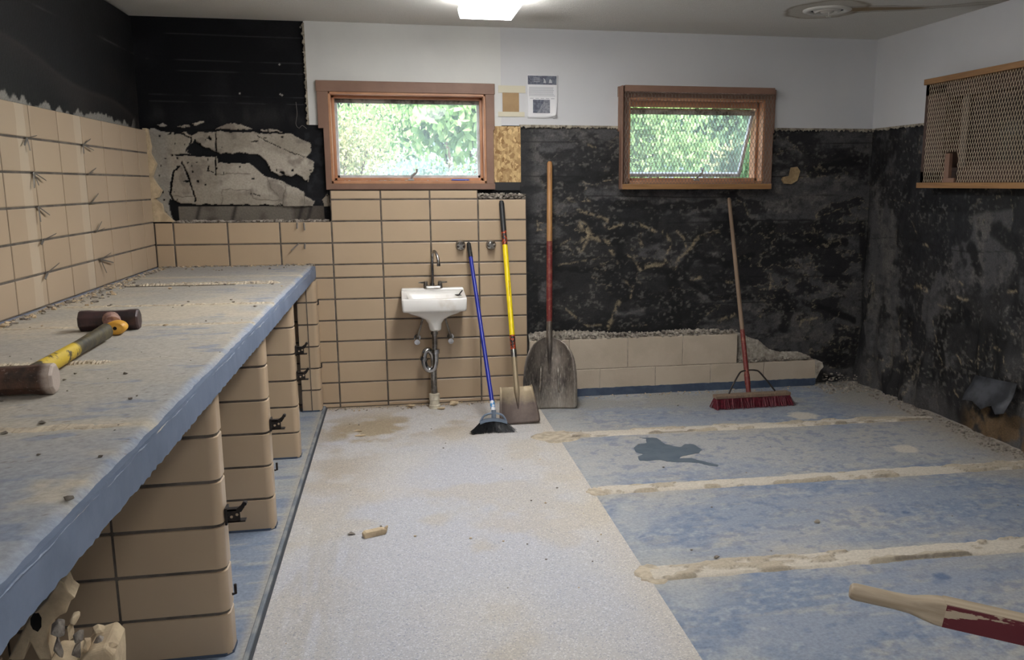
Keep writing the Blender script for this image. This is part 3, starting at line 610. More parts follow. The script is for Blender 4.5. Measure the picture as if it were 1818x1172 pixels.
# ledge rubble over tiles
def scatter(box, n, seed, z=0):
    rr=random.Random(seed); return [(box[0]+(box[1]-box[0])*rr.random(), box[2]+(box[3]-box[2])*rr.random(), (z(rr) if callable(z) else z)) for _ in range(n)]
o=rubble('mortar_rubble',scatter((-1.32,-.40,5.735,5.79),330,3,1.194),[M['mortar'],M['greydebris']],3,.006,.022); tag(o,'crushed grey mortar crumbs along the ledge above the low tiles left of the window','rubble',kind='stuff')
o=rubble('mortar_rubble',scatter((.52,.83,5.73,5.79),220,4,lambda r:1.328+.03*r.random()),[M['mortar'],M['greydebris']],4,.005,.02); tag(o,'crumbled mortar on top of the tile column beside the particle board patch','rubble',kind='stuff')
# block courses on the right
bl=MB()
def blocks(m,x0,joints,x1,z0,z1):
    xs=[x0]+joints+[x1]; return [(xs[i],xs[i+1],z0,z1) for i in range(len(xs)-1)]
c1=blocks(bl,.845,[.93,1.327,1.721,2.122,2.519],2.915,-.01,.186); c2=blocks(bl,.845,[1.115,1.522,1.915],2.315,.186,.395)
m=tiles(c1+c2,lambda a,b_,c:(a,YT-c,b_),d=.07,bev=.004,gap=.0016); o=m.build('wall_back',M['block']); tag(o,kind='structure')
b=MB(); b.box((.845,YT+.003,-.02),(2.914,YB-.01,.184)); b.box((.845,YT+.003,.184),(2.313,YB-.01,.393)); tag(b.build('wall_back',M['mortar']),kind='structure')
b=MB(); rr=random.Random(3); n=90; pts=[(.845+(2.915-.845)*i/n,.052+.004*rr.random()) for i in range(n+1)]
b.prism([(.845,0)]+[(2.915,0)]+pts[::-1],lambda a,z_:(a,YT-.0025,z_),lambda a,z_:(a,YT+.004,z_)); tag(b.build('baseboard_back',M['bluedark']),kind='structure')
# crumbled mortar mass above the blocks
def ridge(name, xs, zbot, ztop, yf, yb, mat, seed, rough=.016):
    rr=random.Random(seed); rings=[]
    for x in xs:
        zt=ztop(x)+rough*(rr.random()-.5); zb=zbot(x)
        rings.append([(x,yf+.004,zb),(x,yf+.012+rough*.75*rr.random(),zb+.4*(zt-zb)),(x,yf+.03+rough*1.2*rr.random(),zb+.85*(zt-zb)),(x,yf+.05,zt),(x,yb,zt+.006),(x,yb,zb)])
    m=MB(); m.rings(rings); return m.build(name,mat)
xs=np.linspace(.845,2.313,150)
o=ridge('trim_13',xs,lambda x:.385,lambda x:.435-.03*(x-.845)/1.4+.012*math.sin(x*7),YT,YB,M['mortar'],4); tag(o,kind='structure')
xs=np.linspace(2.31,2.93,70)
zt=lambda x: float(np.interp(x,[2.31,2.36,2.42,2.5,2.58,2.66,2.8,2.88,2.93],[.40,.385,.355,.33,.26,.235,.235,.205,.10]))
o=ridge('trim_14',xs,lambda x:.15 if x<2.9 else .0,zt,YT+.02,YB,M['mortar'],5,.004); tag(o,kind='structure')
P_=[(x+.0,y,z) for x,y,z in scatter((.85,2.31,5.722,5.775),620,6,lambda r:.388+.035*r.random())]
o=rubble('mortar_rubble',P_,[M['mortar'],M['greydebris']],6,.005,.017); tag(o,'crumbled pale mortar lying along the top of the low block wall','rubble',kind='stuff')
o=rubble('mortar_rubble',scatter((2.33,2.88,5.722,5.775),260,7,lambda r:.185+.02*r.random()),[M['mortar'],M['greydebris']],7,.005,.016); tag(o,'crumbled mortar on the lower step of the block wall behind the push broom','rubble',kind='stuff')
pp=scatter((2.88,3.25,5.45,5.76),330,8,0)+[(3.26-.13*random.Random(i).random()**1.8,2.6+3.0*random.Random(i+999).random(),0) for i in range(1100)]
pp+=[(2.95+.25*random.Random(i).random(),5.6+.15*random.Random(i+77).random(),.03+.05*random.Random(i+55).random()) for i in range(60)]
o=rubble('mortar_rubble',pp,[M['mortar'],M['greydebris']],8,.003,.014); tag(o,'loose mortar rubble along the foot of the black right wall','rubble',kind='stuff')
pp=scatter((.86,2.88,5.64,5.715),260,9,0)+[( -.46+1.3*random.Random(i).random(),5.70-.1*random.Random(i+5).random()**2,0) for i in range(240)]
o=rubble('mortar_rubble',pp,[M['mortar'],M['debris']],9,.002,.009); tag(o,'fine crumbs swept against the foot of the back wall','rubble',kind='stuff')
# sticking-out broken face shell at the end of the block wall
m=MB(); m.prism([(0,-.02),(.045,-.04),(.055,-.075),(.035,-.10),(.01,-.16)],lambda a,z_:(2.90+a,5.70-a*.3,.215+z_),lambda a,z_:(2.905+a,5.735,.21+z_))
tag(m.build('trim_15',M['mortar']),kind='structure')
# ------------------------------------------------------------------ right wall
W3=(3.55,4.92,1.50,1.96)     # y0,y1,z0,z1
b=MB()
for (y0,y1,z0,z1) in ((YF-.1,W3[0],-.1,H+.1),(W3[1],YB+.4,-.1,H+.1),(W3[0],W3[1],-.1,W3[2]),(W3[0],W3[1],W3[3],H+.1)): b.box((XR+.03,y0,z0),(XR+.22,y1,z1))
tag(b.build('wall_right',M['void']),kind='structure')
b=MB(); zl=1.795
for (y0,y1,z0,z1) in ((YF,W3[0],zl,H),(W3[1],YD,zl,H),(W3[0],W3[1],W3[3],H)): b.box((XR-.012,y0,z0),(XR+.029,y1,z1))
tag(b.build('wall_right',M['white']),kind='structure')
o=ragged('trim_16',((0,0,-1),(-1,0,0)),((XR-.012,4.95,1.797),(XR-.012,YD,1.797)),50,.016,.006,M['drywall_edge'],6); tag(o,kind='structure')
rw=lambda pts:pts
TANR=[([(5.158,0.767),(5.023,0.748)],.022),([(4.718,0.767),(4.603,0.754)],.014),([(4.904,0.684),(4.766,0.679)],.010),([(5.11,1.054),(5.059,1.038)],.012),([(4.701,0.858),(4.67,0.84)],.012),
([(4.274,0.838),(4.204,0.854)],.012),([(4.333,0.526),(4.281,0.519)],.01),([(4.939,0.589),(4.87,0.411),(4.81,0.309)],.005),([(4.674,0.188),(4.624,0.144)],.012),([(4.493,0.122),(4.456,0.257),(4.461,0.503)],.005),([(4.346,0.23),(4.293,0.225)],.012),([(4.687,0.407),(4.64,0.38),(4.619,0.329)],.008),([(5.244,1.19),(5.168,1.117)],.006),([(5.584,1.318),(5.292,1.304)],.003),([(4.283,0.535),(4.17,0.423)],.005)]
DKR=[([(4.842,0.566),(4.85,0.377),(4.798,0.216)],.05),([(4.646,0.651),(4.448,0.61),(4.43,0.369),(4.445,0.17)],.06),([(4.296,0.634),(4.242,0.408),(4.208,0.245)],.05),([(5.125,1.307),(4.645,1.3),(4.292,1.34)],.05),([(5.277,1.457),(5.334,1.361)],.05),([(4.614,1.06),(4.529,0.928)],.04),
([(4.906,0.575),(4.563,0.663),(4.241,0.593)],.03),([(5.312,0.594),(5.159,0.497)],.04),([(4.418,1.173),(4.26,1.1)],.05),([(5.162,0.237),(5.032,0.283),(4.895,0.234)],.04),([(4.625,0.033),(4.482,0.034),(4.471,0.164)],.05)]
def wr_col(U,V):
    c=felt(U,V,3.6,1.9,601,TANR,DKR)
    c=mixc(c,lin(84,82,82),sm(.5,.6,fbm(U*2.5,V*2.2,641,4))*sm(1.0,.2,V)*.45)
    low=.20+.10*(fbm(U*6,V*0+1,651,3)-.5)*2; m=sm(low+.01,low-.01,V)*sm(4.62,4.45,U); c=mixc(c,lin(104,84,60),m*sm(.35,.6,fbm(U*14,V*14,661,3))*.9)
    d=np.exp(-((V-(1.05+.02*np.sin(U*5)))/.003)**2); c=mixc(c,lin(10,10,10),d*.7)
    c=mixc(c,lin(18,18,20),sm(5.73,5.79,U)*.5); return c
def wr_disp(U,V):
    w_=sm(1.0,.2,V); return -(.010*fbm(U*4,V*3,671,4)+w_*.045*sm(.45,.75,fbm(U*5,V*2.2,681,3))+.006*fbm(U*20,V*14,691,2))+.012
o=colgrid('wall_right',np.arange(2.9,YB+.004,.007),np.arange(-.02,zl+.01,.007),lambda U,V,D:(XR+D,U,V),wr_col,wr_disp,M['felt']); tag(o,kind='structure')
bm=bmesh.new(); bm.from_mesh(o.data); bmesh.ops.delete(bm,geom=[f for f in bm.faces if W3[0]<f.calc_center_median().y<W3[1] and f.calc_center_median().z>W3[2]],context='FACES'); bm.to_mesh(o.data); bm.free()
b=MB(); b.box((XR+.005,YF,-.02),(XR+.029,2.92,zl)); tag(b.build('wall_right',M['black']),kind='structure')
# torn flap of felt hanging off the right wall
def flap(name,pts,seed,label):
    rr=random.Random(seed); n=len(pts[0]); V=[p for row in pts for p in row]; F=[(i*n+j,i*n+j+1,(i+1)*n+j+1,(i+1)*n+j) for i in range(len(pts)-1) for j in range(n-1)]
    m=MB(); m.add(V,F); o=m.build(name,M['flap'],smooth=True); s=o.modifiers.new('s','SOLIDIFY'); s.thickness=.004; tag(o,label,'felt'); return o
M['flap']=simple('torn_felt',lin(66,68,74),.6,c2=lin(40,41,45),ns=9,bump=.3,bs=30)
flap('felt_flap',[[(XR-.035,4.43-.050*j,.335+.004*j) for j in range(8)],[(XR-.055-.008*math.sin(j),4.435-.052*j,.285) for j in range(8)],[(XR-.085-.014*math.sin(j*1.3),4.44-.053*j,.235+.006*(j%2)) for j in range(8)],[(XR-.105-.016*math.sin(j*1.3),4.44-.053*j,.185+.018*((j*7)%3)-.012*(j in (2,3))) for j in range(8)]],2,'torn grey-black felt flap curling out at the bottom of the right wall')
# ------------------------------------------------------------------ windows
def window(n, ox0,ox1,step_l,step_r,W,sashopen=False):
    root=empty('window_%d'%n,((W[0]+W[1])/2,YD,W[2])); tag(root,kind='structure')
    inv=Matrix.Translation(-root.location)
    def part(m,name,mat,**k):
        m.v=[tuple(inv@Vector(p)) for p in m.v]; return m.build(name,mat,root,**k)
    yf=YD-.022
    m=MB(); m.box((ox0,yf,1.984),(ox1,YD,2.05)); part(m,'casing_board',M['casing'],bevel=.003)
    m=MB(); m.prism([(ox0+.004,1.984),(W[0],1.984),(W[0],1.428),(ox0+step_l,1.428),(ox0+step_l,1.765),(ox0+.004,1.765)],lambda a,z_:(a,yf,z_),lambda a,z_:(a,YB+.0,z_)); part(m,'casing_board',M['casing'],bevel=.002)
    m=MB(); m.prism([(ox1-.004,1.984),(ox1-.004,1.765),(ox1-step_r,1.765),(ox1-step_r,1.428),(W[1],1.428),(W[1],1.984)],lambda a,z_:(a,yf,z_),lambda a,z_:(a,YB+.0,z_)); part(m,'casing_board',M['casing'],bevel=.002)
    m=MB(); m.box((ox0+step_l,yf,1.391),(ox1-step_r+.005,YB,1.428)); part(m,'casing_board',M['casing'],bevel=.002)
    # jamb liner
    m=MB(); y0,y1=YD-.016,YB+.19
    m.box((W[0],y0,W[2]),(W[0]+.014,y1,W[3])); m.box((W[1]-.014,y0,W[2]),(W[1],y1,W[3])); m.box((W[0],y0,W[3]-.014),(W[1],y1,W[3])); m.box((W[0],y0,W[2]),(W[1],y1,W[2]+.018))
    part(m,'jamb',M['jamb'],bevel=.002)
    m=MB(); y0,y1=YB+.05,YB+.075; i0,i1,k0,k1=W[0]+.014,W[1]-.014,W[2]+.018,W[3]-.014
    for (a,b_,c_,d_) in ((i0,i0+.018,k0,k1),(i1-.018,i1,k0,k1),(i0,i1,k1-(.018 if not sashopen else .040),k1),(i0,i1,k0,k0+.02)): m.box((a,y0,c_),(b_,y1,d_))
    part(m,'stop_moulding',M['jamb'],bevel=.003)
    # sash
    s0,s1,z0,z1=i0+.012,i1-.012,k0+.012,k1-.012
    hinge=Vector((0,YB+.10,z1)); A=Matrix.Identity(4)
    if sashopen: A=Matrix.Translation(hinge+Vector((0,0,-.036)))@Matrix.Rotation(R(sashopen),4,'X')@Matrix.Translation(-hinge)
    m=MB(); yy0,yy1=YB+.085,YB+.115
    for (a,b_,c_,d_) in ((s0,s0+.02,z0,z1),(s1-.02,s1,z0,z1),(s0,s1,z0,z0+.024)): m.box((a,yy0,c_),(b_,yy1,d_),A)
    sash=part(m,'sash',M['alu'],bevel=.002)
    m=MB(); m.box((s0,yy0-.004,z1-.03),(s1,yy1,z1),A); part(m,'sash_rail',M['dirtyalu'])
    m=MB(); m.box((s0+.018,yy0+.012,z0+.02),(s1-.018,yy0+.016,z1-.03),A); pz=part(m,'pane',M['glass' if not sashopen else 'glassclear']); pz.parent=sash
    # crank operator
    cx_=(W[0]+W[1])/2+.005
    m=MB(); m.box((cx_-.06,YD-.012,W[2]+.002),(cx_+.055,YD+.02,W[2]+.018)); m.box((cx_-.02,YD-.018,W[2]+.018),(cx_+.018,YD+.01,W[2]+.03)); cb_=part(m,'crank_base',M['crank'],bevel=.003)
    m=MB(); m.tube(bez([(cx_,YD-.005,W[2]+.02),(cx_+.004,YD-.014,W[2]+.045),(cx_+.02,YD-.016,W[2]+.06),(cx_+.034,YD-.018,W[2]+.072),(cx_+.036,YD-.018,W[2]+.092)]),[.008]*20+[.006]*9+[.0075]*4,10); ch_=part(m,'crank_handle',M['crank'],smooth=True); ch_.parent=cb_
    return root
w1=window(1,-.453,.644,.034,.012,W1); w2=window(2,1.45,2.549,.028,.012,W2,sashopen=28)
# window 3 in the right wall
M['darkwood']=simple('dark_stained_casing',lin(84,64,54),.6,c2=lin(70,52,44),ns=6)
root=empty('window_3',(XR,4.235,W3[2])); tag(root,kind='structure'); inv=Matrix.Translation(-root.location)
def part3(m,name,mat,**k):
    m.v=[tuple(inv@Vector(p)) for p in m.v]; return m.build(name,mat,root,**k)
m=MB(); y0,y1,z0,z1=W3
for (a,b_,c_,d_) in ((y0-.07,y0,z0-.07,z1+.07),(y1,y1+.215,z0-.09,z1+.10),(y0-.07,y1+.215,z1,z1+.10),(y0-.07,y1+.215,z0-.09,z0)): m.box((XR-.03,a,c_),(XR+.03,b_,d_))
part3(m,'casing_board',M['darkwood'],bevel=.002)
m=MB()
for (a,b_,c_,d_) in ((y0,y0+.02,z0,z1),(y1-.02,y1,z0,z1),(y0,y1,z1-.02,z1),(y0,y1,z0,z0+.02)): m.box((XR-.01,a,c_),(XR+.2,b_,d_))
part3(m,'jamb',M['darkwood'])
m=MB()
for (a,b_,c_,d_) in ((y0+.02,y0+.06,z0+.02,z1-.02),(y1-.06,y1-.02,z0+.02,z1-.02),(y0+.02,y1-.02,z1-.05,z1-.02),(y0+.02,y1-.02,z0+.02,z0+.05),): m.box((XR+.06,a,c_),(XR+.09,b_,d_))
part3(m,'sash',M['darkwood'])
m=MB(); m.box((XR+.03,y1-.135,z0+.02),(XR+.04,y1-.075,z1-.02)); part3(m,'weather_strip',simple('dull_strip',lin(120,108,98),.7))
m=MB(); m.box((XR+.072,y0+.05,z0+.04),(XR+.078,y1-.05,z1-.04)); part3(m,'pane',M['glassdark'])
# dim room beyond window 3
m=MB(); m.box((XR+.22,W3[0]-.3,.9),(XR+1.2,W3[0]-.25,2.4)); m.box((XR+1.15,W3[0]-.3,.9),(XR+1.2,W3[1]+.5,2.4)); m.box((XR+.22,W3[1]+.45,.9),(XR+1.2,W3[1]+.5,2.4)); m.box((XR+.22,W3[0]-.3,2.35),(XR+1.2,W3[1]+.5,2.4)); m.box((XR+.22,W3[0]-.3,.85),(XR+1.2,W3[1]+.5,.9))
tag(m.build('wall_right',simple('dim_annex_wall',lin(110,96,92),.9)),kind='structure')
# ------------------------------------------------------------------ expanded-metal guards
def expmesh(m, u0,u1,v0,v1, du, dv, r, mapf, drop=None, wob=0):
    nu=int(round((u1-u0)/du)); nv=int(round((v1-v0)/(dv/2))); du=(u1-u0)/nu; hv=(v1-v0)/nv; rr=random.Random(5)
    for i in range(nu+1):
        pts=[]
        for j in range(nv+1):
            s_=(1 if (i+j)%2 else -1)*du*.46; u=min(max(u0+i*du+s_,u0-.004),u1+.004); v=v0+j*hv
            # vertical link: short straight bond
            seg=[(u,v-hv*.10),(u,v+hv*.10)]
            for (a,b_) in seg:
                if drop and drop(a,b_):
                    if len(pts)>1: m.tube([mapf(*p) for p in pts],r,4)
                    pts=[]
                else: pts.append((a,min(max(b_,v0),v1)))
        pts2=[]
        for p in pts:
            if not pts2 or abs(p[1]-pts2[-1][1])>1e-5: pts2.append(p)
        if len(pts2)>1: m.tube([mapf(*p) for p in pts2],r,4)
gd=empty('window_guard',(2.0,5.71,1.39)); tag(gd,'wire mesh guard with narrow wooden rails over the right-hand back window','window guard'); inv=Matrix.Translation(-gd.location)
def gpart(m,name,mat,**k):
    m.v=[tuple(inv@Vector(p)) for p in m.v]; return m.build(name,mat,gd,**k)
m=MB(); m.box((1.477,5.69,2.012),(2.507,5.763,2.052)); gpart(m,'top_rail',M['casing'],bevel=.002)
m=MB(); m.box((1.467,5.685,1.390),(2.502,5.763,1.425)); gpart(m,'bottom_rail',M['guardwood'],bevel=.002)
m=MB(); m.box((1.458,5.70,1.39),(1.470,5.763,2.05)); gpart(m,'side_rail',M['casing'],bevel=.002)
m=MB(); expmesh(m,1.482,2.500,1.424,2.014,.0115,.052,.0014,lambda u,v:(u,5.698,v)); gpart(m,'wire_mesh',M['expmesh2'])
gd=empty('window_guard',(3.2,4.3,1.40)); tag(gd,'cream wire mesh guard with wooden rails standing off the right wall','window guard'); inv=Matrix.Translation(-gd.location)
m=MB(); m.box((3.18,3.2,2.014),(XR-.012,5.035,2.047)); gpart(m,'top_rail',M['guardwoody'],bevel=.002)
m=MB(); m.box((3.18,3.2,1.399),(XR-.012,5.043,1.432)); gpart(m,'bottom_rail',M['guardwoody'],bevel=.002)
m=MB(); m.box((3.186,4.675,1.432),(3.20,4.785,1.458)); m.box((3.188,4.735,1.458),(3.21,4.778,1.60)); gpart(m,'loose_batten',M['casing'],bevel=.002)
hole_=lambda a,b_: 4.675<a<4.785 and b_<1.60
m=MB(); expmesh(m,3.2,5.0,1.433,2.014,.0112,.050,.0018,lambda u,v:(3.2,u,v),drop=hole_); gpart(m,'wire_mesh',M['expmesh'])
# ------------------------------------------------------------------ board patches and papers on the back wall
m=MB(); m.box((.632,5.783,1.437),(.808,YB,1.79)); tag(m.build('particle_board',M['osb']),'flaky tan particle board patch right of the left-hand window','board')
m=MB(); m.box((.634,5.779,1.385),(.80,YB,1.436)); tag(m.build('wall_back',M['black']),kind='structure')
cb=empty('wall_patch',(.75,YD-.004,1.93)); tag(cb,'small tan board patch held with masking tape beside the left-hand window casing','patch')
m=MB(); m.box((-.056,-.002,-.067),(.05,.004,.070)); bd_=m.build('board',M['cardboard'],cb)
m=MB(); m.box((-.082,-.004,.068),(.092,.003,.112)); m.build('tape',M['tape'],cb)
m=MB(); m.box((-.084,-.004,-.08),(.085,.003,-.050)); m.build('tape',M['tape'],cb)
pn=empty('posted_notice',(.95,YD-.006,1.98)); tag(pn,'white printed notice taped to the wall between the windows, lower corner curling','notice')
us=np.linspace(-.095,.104,14); vs_=np.linspace(-.138,.132,16); m=MB(); V=[];F=[]
for i,u in enumerate(us):
    for j,v in enumerate(vs_):
        cur=max(0,(u-.03)/.07)*max(0,(-v-.02)/.12); V.append((u-.02*cur,-.001-.035*cur*cur,v+.018*cur))
F=[(i*16+j,i*16+j+1,(i+1)*16+j+1,(i+1)*16+j) for i in range(13) for j in range(15)]
m.add(V,F); o=m.build('sheet',M['paper'],pn,smooth=True); s=o.modifiers.new('s','SOLIDIFY'); s.thickness=.0006
m=MB(); m.box((-.092,-.0035,.072),(.094,-.0022,.126)); hb_=m.build('header_band',M['ink'],pn)
m=MB()
rr=random.Random(4)
for k in range(7): m.box((-.085,-.0034,.052-k*.0085),(.070+.016*rr.random(),-.0022,.0555-k*.0085))
for k in range(5): m.box((-.078+k*.034,-.0034,-.016),(-.056+k*.034,-.0022,-.012))
m.build('print_line',M['inklight'],pn)
m=MB(); m.tube(bez([(-.084,-.0038,.118),(-.076,-.0038,.104),(-.082,-.0038,.092),(-.070,-.0038,.086),(-.060,-.0038,.090)]),.0022,5,flat=.2); m.tube(bez([(-.070,-.0038,.120),(-.078,-.0038,.108),(-.068,-.0038,.098)]),.002,5,flat=.2)
for k in range(3): m.box((-.055,-.0040,.110-k*.011),(-.014,-.0034,.113-k*.011))
m.prism([(0.008,.082),(.012,.100),(.006,.112),(.018,.106),(.024,.092),(.026,.082)],lambda a,b_:(a,-.0040,b_),lambda a,b_:(a,-.0034,b_)); m.prism([(.044,.082),(.046,.098),(.052,.108),(.062,.100),(.066,.082)],lambda a,b_:(a,-.0040,b_),lambda a,b_:(a,-.0034,b_)); m.build('header_emblem',M['inklight'],hb_)
m=MB(); m.box((-.060,-.0034,-.105),(.050,-.0022,-.022)); pp_=m.build('printed_picture',M['ink'],pn)
m=MB(); m.prism([(-.035,-.103),(.048,-.103),(.048,-.024),(.010,-.024),(.006,-.045),(-.010,-.062),(-.020,-.085)],lambda a,b_:(a,-.0040,b_),lambda a,b_:(a,-.0035,b_)); pf=m.build('printed_figure',M['inkmid'],pp_)
m=MB(); m.box((.0,-.012,-.155),(.018,-.005,-.115),Matrix.Rotation(R(-28),4,'Y')); m.build('tape',M['paper'],pn)
m=MB(); rr=random.Random(6); pl=[(2.622,1.455),(2.634,1.471),(2.677,1.479),(2.688,1.535),(2.731,1.541),(2.754,1.511),(2.736,1.447),(2.693,1.423),(2.64,1.427)]
m.prism(pl,lambda a,z_:(a,YB-.022,z_),lambda a,z_:(a,YB+.004,z_)); tag(m.build('torn_paper',M['tanpaper']),'scrap of torn tan paper stuck on the black wall right of the mesh window','paper')
# loose string hanging at the edge of the black felt
m=MB(); m.tube(bez([(-.575,YB-.012,1.92),(-.572,YB-.013,1.85),(-.582,YB-.012,1.79),(-.565,YB-.016,1.765),(-.545,YB-.016,1.78),(-.52,YB-.016,1.762)]),.0014,5); tag(m.build('loose_thread',M['tie']),'thin grey thread dangling on the black felt left of the window','thread')
# ------------------------------------------------------------------ ceiling light
def ceiling_light(y0,y1,x0,x1,label):
    r_=empty('ceiling_light',((x0+x1)/2,(y0+y1)/2,H)); L=(y1-y0)/2; hw=(x1-x0)/2
    m=MB(); m.box((-hw+.04,-L+.02,-.035),(hw-.04,L-.02,-.001)); m.build('housing',M['lampmetal'],r_,bevel=.004)
    rings=[]
    for y in (-L,-L+.004,L-.004,L):
        s_=.97 if abs(y)==L else 1; rings.append([(-hw*s_,y,-.034),(-hw*s_,y,-.055),(-hw*.93*s_,y,-.088),(hw*.93*s_,y,-.088),(hw*s_,y,-.055),(hw*s_,y,-.034)])
    m=MB(); m.rings(rings); m.build('diffuser',M['lamp'],r_); tag(r_,label,'ceiling light',None)
    return r_
ceiling_light(2.59,5.03,.370,.668,'lit white ceiling light with flat diffuser near the back wall')
ceiling_light(-.9,.32,.37,.668,'lit white ceiling light overhead at the near end of the room')
# vent
vt=empty('ceiling_vent',(2.44,4.87,H)); tag(vt,'round white ceiling vent with stained plaster around it','vent')
def lathe(prof,n=40,c=(0,0)):
    m=MB(); m.rings([circ((c[0],c[1],z),r,'z',n) for r,z in prof],cap0=False,cap1=False); return m
lathe([(.135,-.001),(.135,-.005),(.118,-.011),(.100,-.012),(.094,-.004),(.092,.0)]).build('rim',M['ventmetal'],vt,smooth=True)
lathe([(.078,-.002),(.072,-.012),(.064,-.016),(.058,-.015),(.052,-.008),(.050,-.002)]).build('cone',M['ventmetal'],vt,smooth=True)
lathe([(.038,-.004),(.036,-.014),(.024,-.019),(.0005,-.020)]).build('cone',M['ventmetal'],vt,smooth=True)
m=MB(); m.rings([circ((0,0,-.0015),.096,'z',30),circ((0,0,-.0012),.001,'z',30)]); m.build('duct_opening',M['void'],vt)
m=MB(); m.tube([(.0,-.02,-.015),(.0,-.02,-.040)],.004,8); m.tube([(-.014,-.02,-.041),(.014,-.02,-.041)],.004,8); m.build('damper_tab',M['ventmetal'],vt)
# ------------------------------------------------------------------ countertop
ct=empty('countertop',(-.95,2.0,CB)); tag(ct,'long thick blue-painted concrete countertop, dusty, running along the left tiled wall','countertop')
def ctc(U,V):
    c=np.zeros(U.shape+(3,))+np.array(lin(168,163,154)[:3])
    s1=fbm(U*3,V*3,701,4); s2=fbm(U*10,V*22,711,5)
    c=mixc(c,lin(186,176,158),sm(.45,.65,s1)*.8); c=mixc(c,lin(162,162,162),sm(.5,.7,fbm(U*2+9,V*2,721,4))*.7)
    near=sm(2.2,1.5,V); c=mixc(c,lin(146,152,162),near*sm(.42,.6,s1+.2*(s2-.5))*.9)
    far=sm(3.3,5.0,V); c=mixc(c,lin(158,155,150),far*.6)
    c=mixc(c,lin(112,128,154),sm(.62,.70,s2)*(.10+.55*sm(-1.0,-.6,U))*.8)
    d=CX-U+.012*(fbm(U*0,V*9,731,3)-.5)*2
    c=mixc(c,lin(132,145,166),sm(.040,.008,d)*.8)
    c=mixc(c,lin(196,184,160),sm(.022,.0,np.abs(V-1.35+.1*U)-.16)*sm(.4,.6,fbm(U*9,V*9,741,3))*.6)
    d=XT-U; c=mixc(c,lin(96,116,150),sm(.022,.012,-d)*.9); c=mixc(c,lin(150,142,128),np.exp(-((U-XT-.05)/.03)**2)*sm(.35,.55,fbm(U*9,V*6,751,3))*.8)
    for y0 in RIDGE: c=mixc(c,lin(190,180,158),np.exp(-((V-y0)/.05)**2)*sm(.35,.55,fbm(U*3,V*8,761,3))*.8)
    g=np.random.RandomState(8).rand(*U.shape); c=mixc(c,lin(110,100,92),(g>.992)*.6)
    return c
RIDGE=[1.93,2.64,3.32,3.86,4.66,5.05]
def ctd(U,V):
    e=sm(0,.03,CX-U); return -(1-e)*(.012+.012*fbm(U*0+1,V*14,771,4))+.002*fbm(U*14,V*14,781,3)
o=colgrid('top_surface',np.linspace(XT+.002,CX+.0005,130),np.linspace(-.6,YT-.002,900),lambda U,V,D:(U+.95+ .006*(fbm(U*0,V*20,791,3)-.5)*sm(.03,0,CX-U),V-2.0,D+CT-CB),ctc,ctd,M['bluefloor'],ct)
m=MB(); ys=np.linspace(-.6,YT-.002,420); rr=random.Random(2); rings=[]
for y in ys:
    e=.006*(rr.random()-.5); e2=.005*(rr.random()-.5)
    rings.append([(XT+.95,y-2,.0),(CX-.012+.95,y-2,.0+abs(e2)*.6),(CX+.95+e2*.5,y-2,.006+e),(CX+.95+.001,y-2,.040),(CX+.95-.001+e*.3,y-2,.0775),(XT+.95,y-2,.0775)])
m.rings(rings); m.build('slab',M['blue'],ct,smooth=True,auto=35)
# mortar ridges across the counter
def cridge(y0,x0,x1,hgt,wd,seed):
    rr=random.Random(seed); m=MB(); n=110; rings=[]
    for i in range(n+1):
        x=x0+(x1-x0)*i/n; a=math.sin(math.pi*min(1,min(i,n-i)/6)/2); h_=hgt*a*(.35+rr.random()*.65); w_=wd*(.7+.5*rr.random())/2*max(a,.1); y=y0+.006*math.sin(i*.3)
        rings.append([(x+.95,y-w_-2,CT-CB-.002),(x+.95,y-w_*.5-2,CT-CB+h_*.8),(x+.95,y+w_*.3-2,CT-CB+h_),(x+.95,y+w_-2,CT-CB-.002)])
    m.rings(rings); m.build('mortar_ridge',M['plasterdust'],ct)
cridge(4.66,-1.36,-.58,.014,.05,1); cridge(4.76,-1.15,-.62,.006,.02,8); cridge(3.88,-1.35,-.52,.007,.05,2); cridge(3.33,-1.42,-.52,.004,.06,3); cridge(2.64,-1.15,-.80,.010,.045,4); cridge(1.93,-1.3,-.55,.004,.07,5)
m=MB(); m.box((-1.33+.95,4.618-2,CT-CB-.001),(-.80+.95,4.628-2,CT-CB+.003)); m.build('ridge_gap',M['void'],ct)
